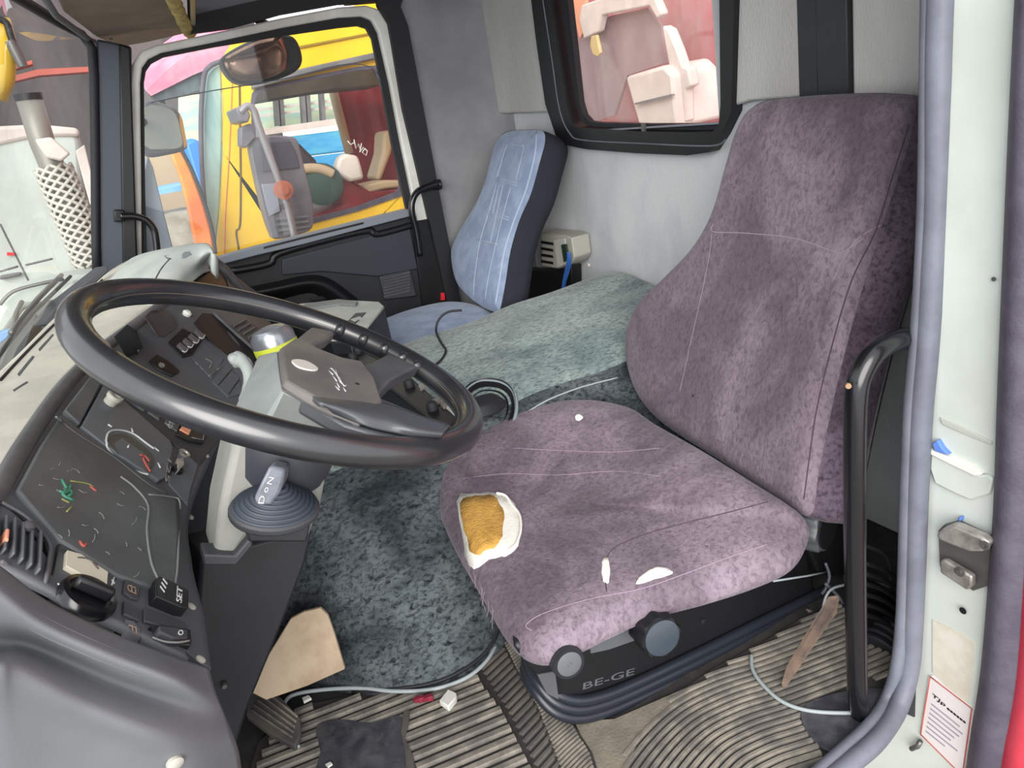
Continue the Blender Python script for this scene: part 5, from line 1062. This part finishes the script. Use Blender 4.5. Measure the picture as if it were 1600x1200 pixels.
# ================================================================== FLOOR
def fl(pts, z=0.): return [P(x, y, Z=z) for x, y in pts]
def inside(p, poly):
    r = False; j = len(poly)-1
    for i in range(len(poly)):
        a, b = poly[i], poly[j]
        if (a.y > p.y) != (b.y > p.y) and p.x < (b.x-a.x)*(p.y-a.y)/(b.y-a.y)+a.x: r = not r
        j = i
    return r
def ribs(name, base, step, n0, n1, poly, w, h, z, m, par, wavy=0, nodir=None):
    base = cr(base, 8); v = []; f = []
    for k in range(n0, n1):
        run = []
        def flush():
            if len(run) < 3: return
            s = len(v)
            for i, p in enumerate(run):
                t = (run[min(i+1, len(run)-1)]-run[max(i-1, 0)]).normalized(); s_ = V((-t.y, t.x, 0))
                v.extend([p-s_*w/2, p-s_*w*.28+V((0, 0, h)), p+s_*w*.28+V((0, 0, h)), p+s_*w/2])
            for i in range(len(run)-1):
                a = s+i*4
                for q in range(3): f.append([a+q, a+q+1, a+q+5, a+q+4])
            f.append([s, s+3, s+2, s+1]); e = s+(len(run)-1)*4; f.append([e, e+1, e+2, e+3])
        for i, p in enumerate(base):
            t = (base[min(i+1, len(base)-1)]-base[max(i-1, 0)]).normalized(); nrm = V((-t.y, t.x, 0))
            q = p+nrm*k*step; q.z = z
            if inside(q, poly): run.append(q)
            else: flush(); run.clear()
        flush()
    return mesh(name, v, f, m, par, smooth=False, kind='stuff')
def dense(a, b, n=60): return [a.lerp(b, i/n) for i in range(n+1)]
lm = thing('front_rubber_mat', 'dusty ribbed rubber mat with a worn smooth patch below the pedals', 'mat', P(640, 1150, Z=0))
lpoly = fl([(380, 1240), (404, 1160), (440, 1130), (470, 1104), (600, 1078), (700, 1062), (760, 1020), (783, 1004), (812, 1050), (850, 1110), (900, 1190), (960, 1300), (400, 1300)])
prism('mat_sheet', [p+V((0, 0, .002)) for p in lpoly], (0, 0, -.004), M['matdark'], lm)
a0, a1 = P(300, 1240, Z=0), P(900, 1000, Z=0); t_ = (a1-a0)
ribs('mat_ribs', dense(a0-t_*.2, a1+t_*.3, 40), .026, -20, 20, fl([(380, 1240), (430, 1140), (470, 1108), (600, 1082), (700, 1068), (742, 1052), (790, 1120), (830, 1200), (870, 1290), (400, 1300)]), .019, .006, .002, M['matrib'], lm)
a0, a1 = P(700, 1200, Z=0), P(840, 1060, Z=0); t_ = (a1-a0)
ribs('mat_side_ribs', dense(a0-t_*1.2, a1+t_*.8, 80), .0165, -30, 30, fl([(752, 1046), (786, 1012), (812, 1060), (850, 1120), (896, 1196), (930, 1290), (880, 1290), (838, 1200), (798, 1118)]), .0105, .005, .002, M['mat'], lm)
prism('worn_patch', [p+V((0, 0, .0085)) for p in cr(fl([(496, 1140), (530, 1128), (580, 1134), (624, 1122), (632, 1140), (630, 1160), (642, 1180), (650, 1240), (500, 1240), (502, 1180)]), 3, True)], (0, 0, -.005), M['worn'], lm, bevel=.001, label='smooth worn patch')
prism('mat_flap', [p+V((0, 0, .011)) for p in fl([(632, 1118), (642, 1116), (640, 1140), (634, 1158), (648, 1190), (652, 1240), (640, 1240), (634, 1180), (628, 1150)])], (0, 0, -.004), M['mat'], lm, bevel=.001)
# tread strip beside the seat
ts = thing('tread_strip', 'dark finely ribbed tread strip between the front mat and seat base', 'strip', P(860, 1110, Z=0))
tpoly = fl([(786, 1008), (800, 998), (830, 1040), (862, 1094), (900, 1140), (926, 1180), (960, 1290), (900, 1290), (872, 1200), (838, 1110), (800, 1040)])
prism('strip_sheet', [p+V((0, 0, .006)) for p in tpoly], (0, 0, -.006), M['matdark'], ts)
a0, a1 = P(800, 1150, Z=0), P(900, 1060, Z=0); t_ = a1-a0
ribs('strip_ribs', [p+V((.0015*math.sin(i*.5), .0015*math.cos(i*.5), 0)) for i, p in enumerate(dense(a0-t_*1.5, a1+t_*1.5, 60))], .0080, -50, 50, fl([(790, 1010), (800, 1002), (828, 1042), (860, 1096), (896, 1140), (922, 1182), (954, 1290), (906, 1290), (876, 1200), (842, 1110), (804, 1040)]), .005, .0045, .006, M['matrib'], ts)
# right mat with curved ribs
rm = thing('side_rubber_mat', 'dusty rubber mat with curved ribs beside the driver seat base', 'mat', P(1150, 1120, Z=0))
rpoly = fl([(940, 1300), (968, 1190), (988, 1156), (1044, 1094), (1114, 1046), (1200, 1000), (1250, 968), (1310, 942), (1400, 1000), (1404, 1100), (1352, 1150), (1300, 1190), (1260, 1300)])
prism('mat_sheet', [p+V((0, 0, .002)) for p in rpoly], (0, 0, -.004), M['matdark'], rm)
cb0 = fl([(930, 1330), (950, 1230), (990, 1166), (1050, 1108), (1120, 1072), (1200, 1046), (1300, 1008), (1400, 968), (1480, 940)])
ribs('mat_ribs', cr(cb0, 5), -.0135, -12, 32, fl([(944, 1300), (972, 1190), (990, 1160), (1046, 1098), (1116, 1050), (1200, 1004), (1252, 972), (1310, 945), (1396, 1000), (1398, 1060), (1330, 1066), (1260, 1108), (1252, 1130), (1290, 1184), (1240, 1300)]), .0098, .005, .002, M['matrib'], rm)
prism('worn_patch', [p+V((0, 0, .008)) for p in cr(fl([(1252, 1112), (1290, 1092), (1360, 1080), (1404, 1090), (1396, 1116), (1350, 1160), (1300, 1180), (1262, 1150)]), 3, True)], (0, 0, -.005), M['worn'], rm, bevel=.001, label='smooth worn patch')
gp_ = prism('bare_floor', [p+V((0, 0, .004)) for p in fl([(898, 1130), (960, 1126), (1080, 1074), (1120, 1058), (1050, 1108), (996, 1164), (970, 1220), (950, 1290), (930, 1210), (912, 1160)])], (0, 0, -.006), M['dust'], kind='structure'); gp_.name = 'trim_16'
# loose things on the floor
o = tube('grey_cable', [p for p in cr(fl([(466, 1168), (456, 1142), (446, 1118), (444, 1100), (458, 1086), (500, 1078), (560, 1075), (620, 1080), (680, 1076), (730, 1058), (762, 1030), (778, 1000)], .014), 8)], .0042, M['cable'], seg=8); tag(o, 'grey cable looping along the foot of the velvet engine cover', 'cable')
o = tube('grey_cable', cr([P(x, y, Z=z) for x, y, z in [(1174, 1024, .012), (1176, 1046, .012), (1192, 1070, .012), (1222, 1096, .012), (1262, 1110, .012), (1320, 1114, .012), (1380, 1110, .012), (1404, 1096, .014)]], 8), .0036, M['cable'], seg=8); tag(o, 'grey cable looping over the curved ribs behind the grab rail', 'cable')
o = prism('white_clip', fl([(686, 1094), (700, 1076), (713, 1082), (712, 1090), (700, 1104)], .022), (0, 0, -.014), M['whiteplastic'], bevel=.002); tag(o, 'white plastic scrap on the front rubber mat', 'scrap')
v, f = join([box_g(P(651+k*7, 1093-k*1, Z=.016), V((1, .3*(-1)**k, 0)).normalized(), V((-.3*(-1)**k, 1, 0)).normalized(), ZZ, .012, .01, .008+.003*(k % 2)) for k in range(4)])
tag(mesh('red_fragment', v, f, M['redplastic'], bevel=.001), 'dark red plastic fragment beside the white scrap', 'scrap')
o = prism('small_white_chip', fl([(472, 1090), (482, 1086), (486, 1090), (474, 1096)], .014), (0, 0, -.006), M['whiteplastic']); tag(o, 'tiny pale chip by the cable under the tan board', 'scrap')
o = prism('pale_chip', fl([(508, 1194), (516, 1190), (519, 1193), (512, 1198)], .014), (0, 0, -.004), M['whiteplastic']); tag(o, 'pale chip on the worn patch at the mat edge', 'scrap')
tbp = [P(x, y, Y=yy) for x, y, yy in [(393, 1083, 1.335), (420, 1022, 1.36), (454, 966, 1.37), (474, 956, 1.36), (500, 950, 1.345), (512, 962, 1.335), (522, 990, 1.32), (539, 1046, 1.285), (480, 1072, 1.30), (416, 1094, 1.31)]]
o = prism('tan_board', tbp, (.004, .010, -.003), M['tan'], bevel=.002); tag(o, 'stained tan board leaning on the velvet engine cover by the pedals', 'board')
pe = thing('accelerator_pedal', 'ribbed dusty accelerator pedal under the tan board', 'pedal', P(430, 1160, Z=.01))
pp = [P(x, y, Z=z) for x, y, z in [(388, 1086, .05), (410, 1072, .06), (440, 1090, .05), (469, 1122, .035), (468, 1150, .03), (460, 1166, .025), (420, 1144, .03), (384, 1116, .045)]]
pdl, pdb = mesh('pedal_plate', *prism_g(pp, (0, 0, -.015)), M['mat'], pe, bevel=.003, bvh=True)
for k in range(5): stick('pedal_rib', [(392+k*5, 1112-k*8), (456+k*2, 1154-k*8), (458+k*2, 1151-k*8), (394+k*5, 1109-k*8)], pdb, .004, M['matrib'], pdl)
lev = prism('rusty_bar', [P(x, y, Z=z) for x, y, z in [(1222, 1074, .012), (1230, 1048, .02), (1264, 990, .08), (1296, 938, .14), (1312, 936, .14), (1308, 958, .13), (1274, 1006, .07), (1242, 1054, .02), (1229, 1074, .012)]], (.002, .004, .006), M['rust'], bevel=.001); tag(lev, 'rusty brown flat bar leaning beside the seat base', 'bar')
wl = [([(1290, 880), (1296, 900), (1290, 920), (1284, 928)], .94, .003), ([(1330, 912), (1300, 920), (1288, 940), (1290, 960), (1320, 980)], .92, .0028), ([(1290, 912), (1310, 932), (1320, 950)], .93, .0035), ([(1350, 852), (1380, 866), (1392, 890), (1390, 928)], .9, .0035), ([(1350, 906), (1380, 914), (1402, 922)], .9, .0028)]
labs = ['thin dangling wire under the fluted backrest knob', 'grey wire curling round the end of the rusty bar', 'short stiff cable crossing above the rusty bar', 'dark hose arching behind the grab rail', 'pale thin wire crossing behind the grab rail']
for (q, yy, r), lb2 in zip(wl, labs): tag(tube('loose_wire', cr([P(x, y, Y=yy) for x, y in q], 6), r, M['cable'] if 'pale' in lb2 or 'grey' in lb2 else M['seal'] if 'hose' not in lb2 else M['dash'], seg=8), lb2, 'wire')
o = prism('silver_buckle', [P(x, y, Y=.95) for x, y in [(1264, 954), (1280, 955), (1281, 963), (1266, 962)]], (0, .01, 0), M['chrome'], bevel=.002); tag(o, 'small silver tab on the floor by the seat bellows', 'tab')
cl_r = thing('belt_reel', 'black coiled hose and belt reel low behind the grab rail', 'reel', P(1380, 1050, Y=.80))
for k in range(4): lathe('coil', P(1372, 1030, Y=.80)+V((k*.018, .01*k, 0)), V((1, .2, 0)), [(.052, -.009), (.056, -.005), (.056, .003), (.050, .007)], M['rubber'], cl_r, 24)
prism('reel_box', [P(x, y, Y=.83) for x, y in [(1352, 900), (1408, 930), (1404, 1010), (1352, 1000)]], (0, .03, 0), M['black'], cl_r, bevel=.008)
for k in range(6): tube('hose_ridge', cr([P(x, y+k*16, Y=.815) for x, y in [(1350, 880), (1376, 888), (1400, 904), (1412, 926)]], 4), .005, M['rubber'], cl_r, seg=6)
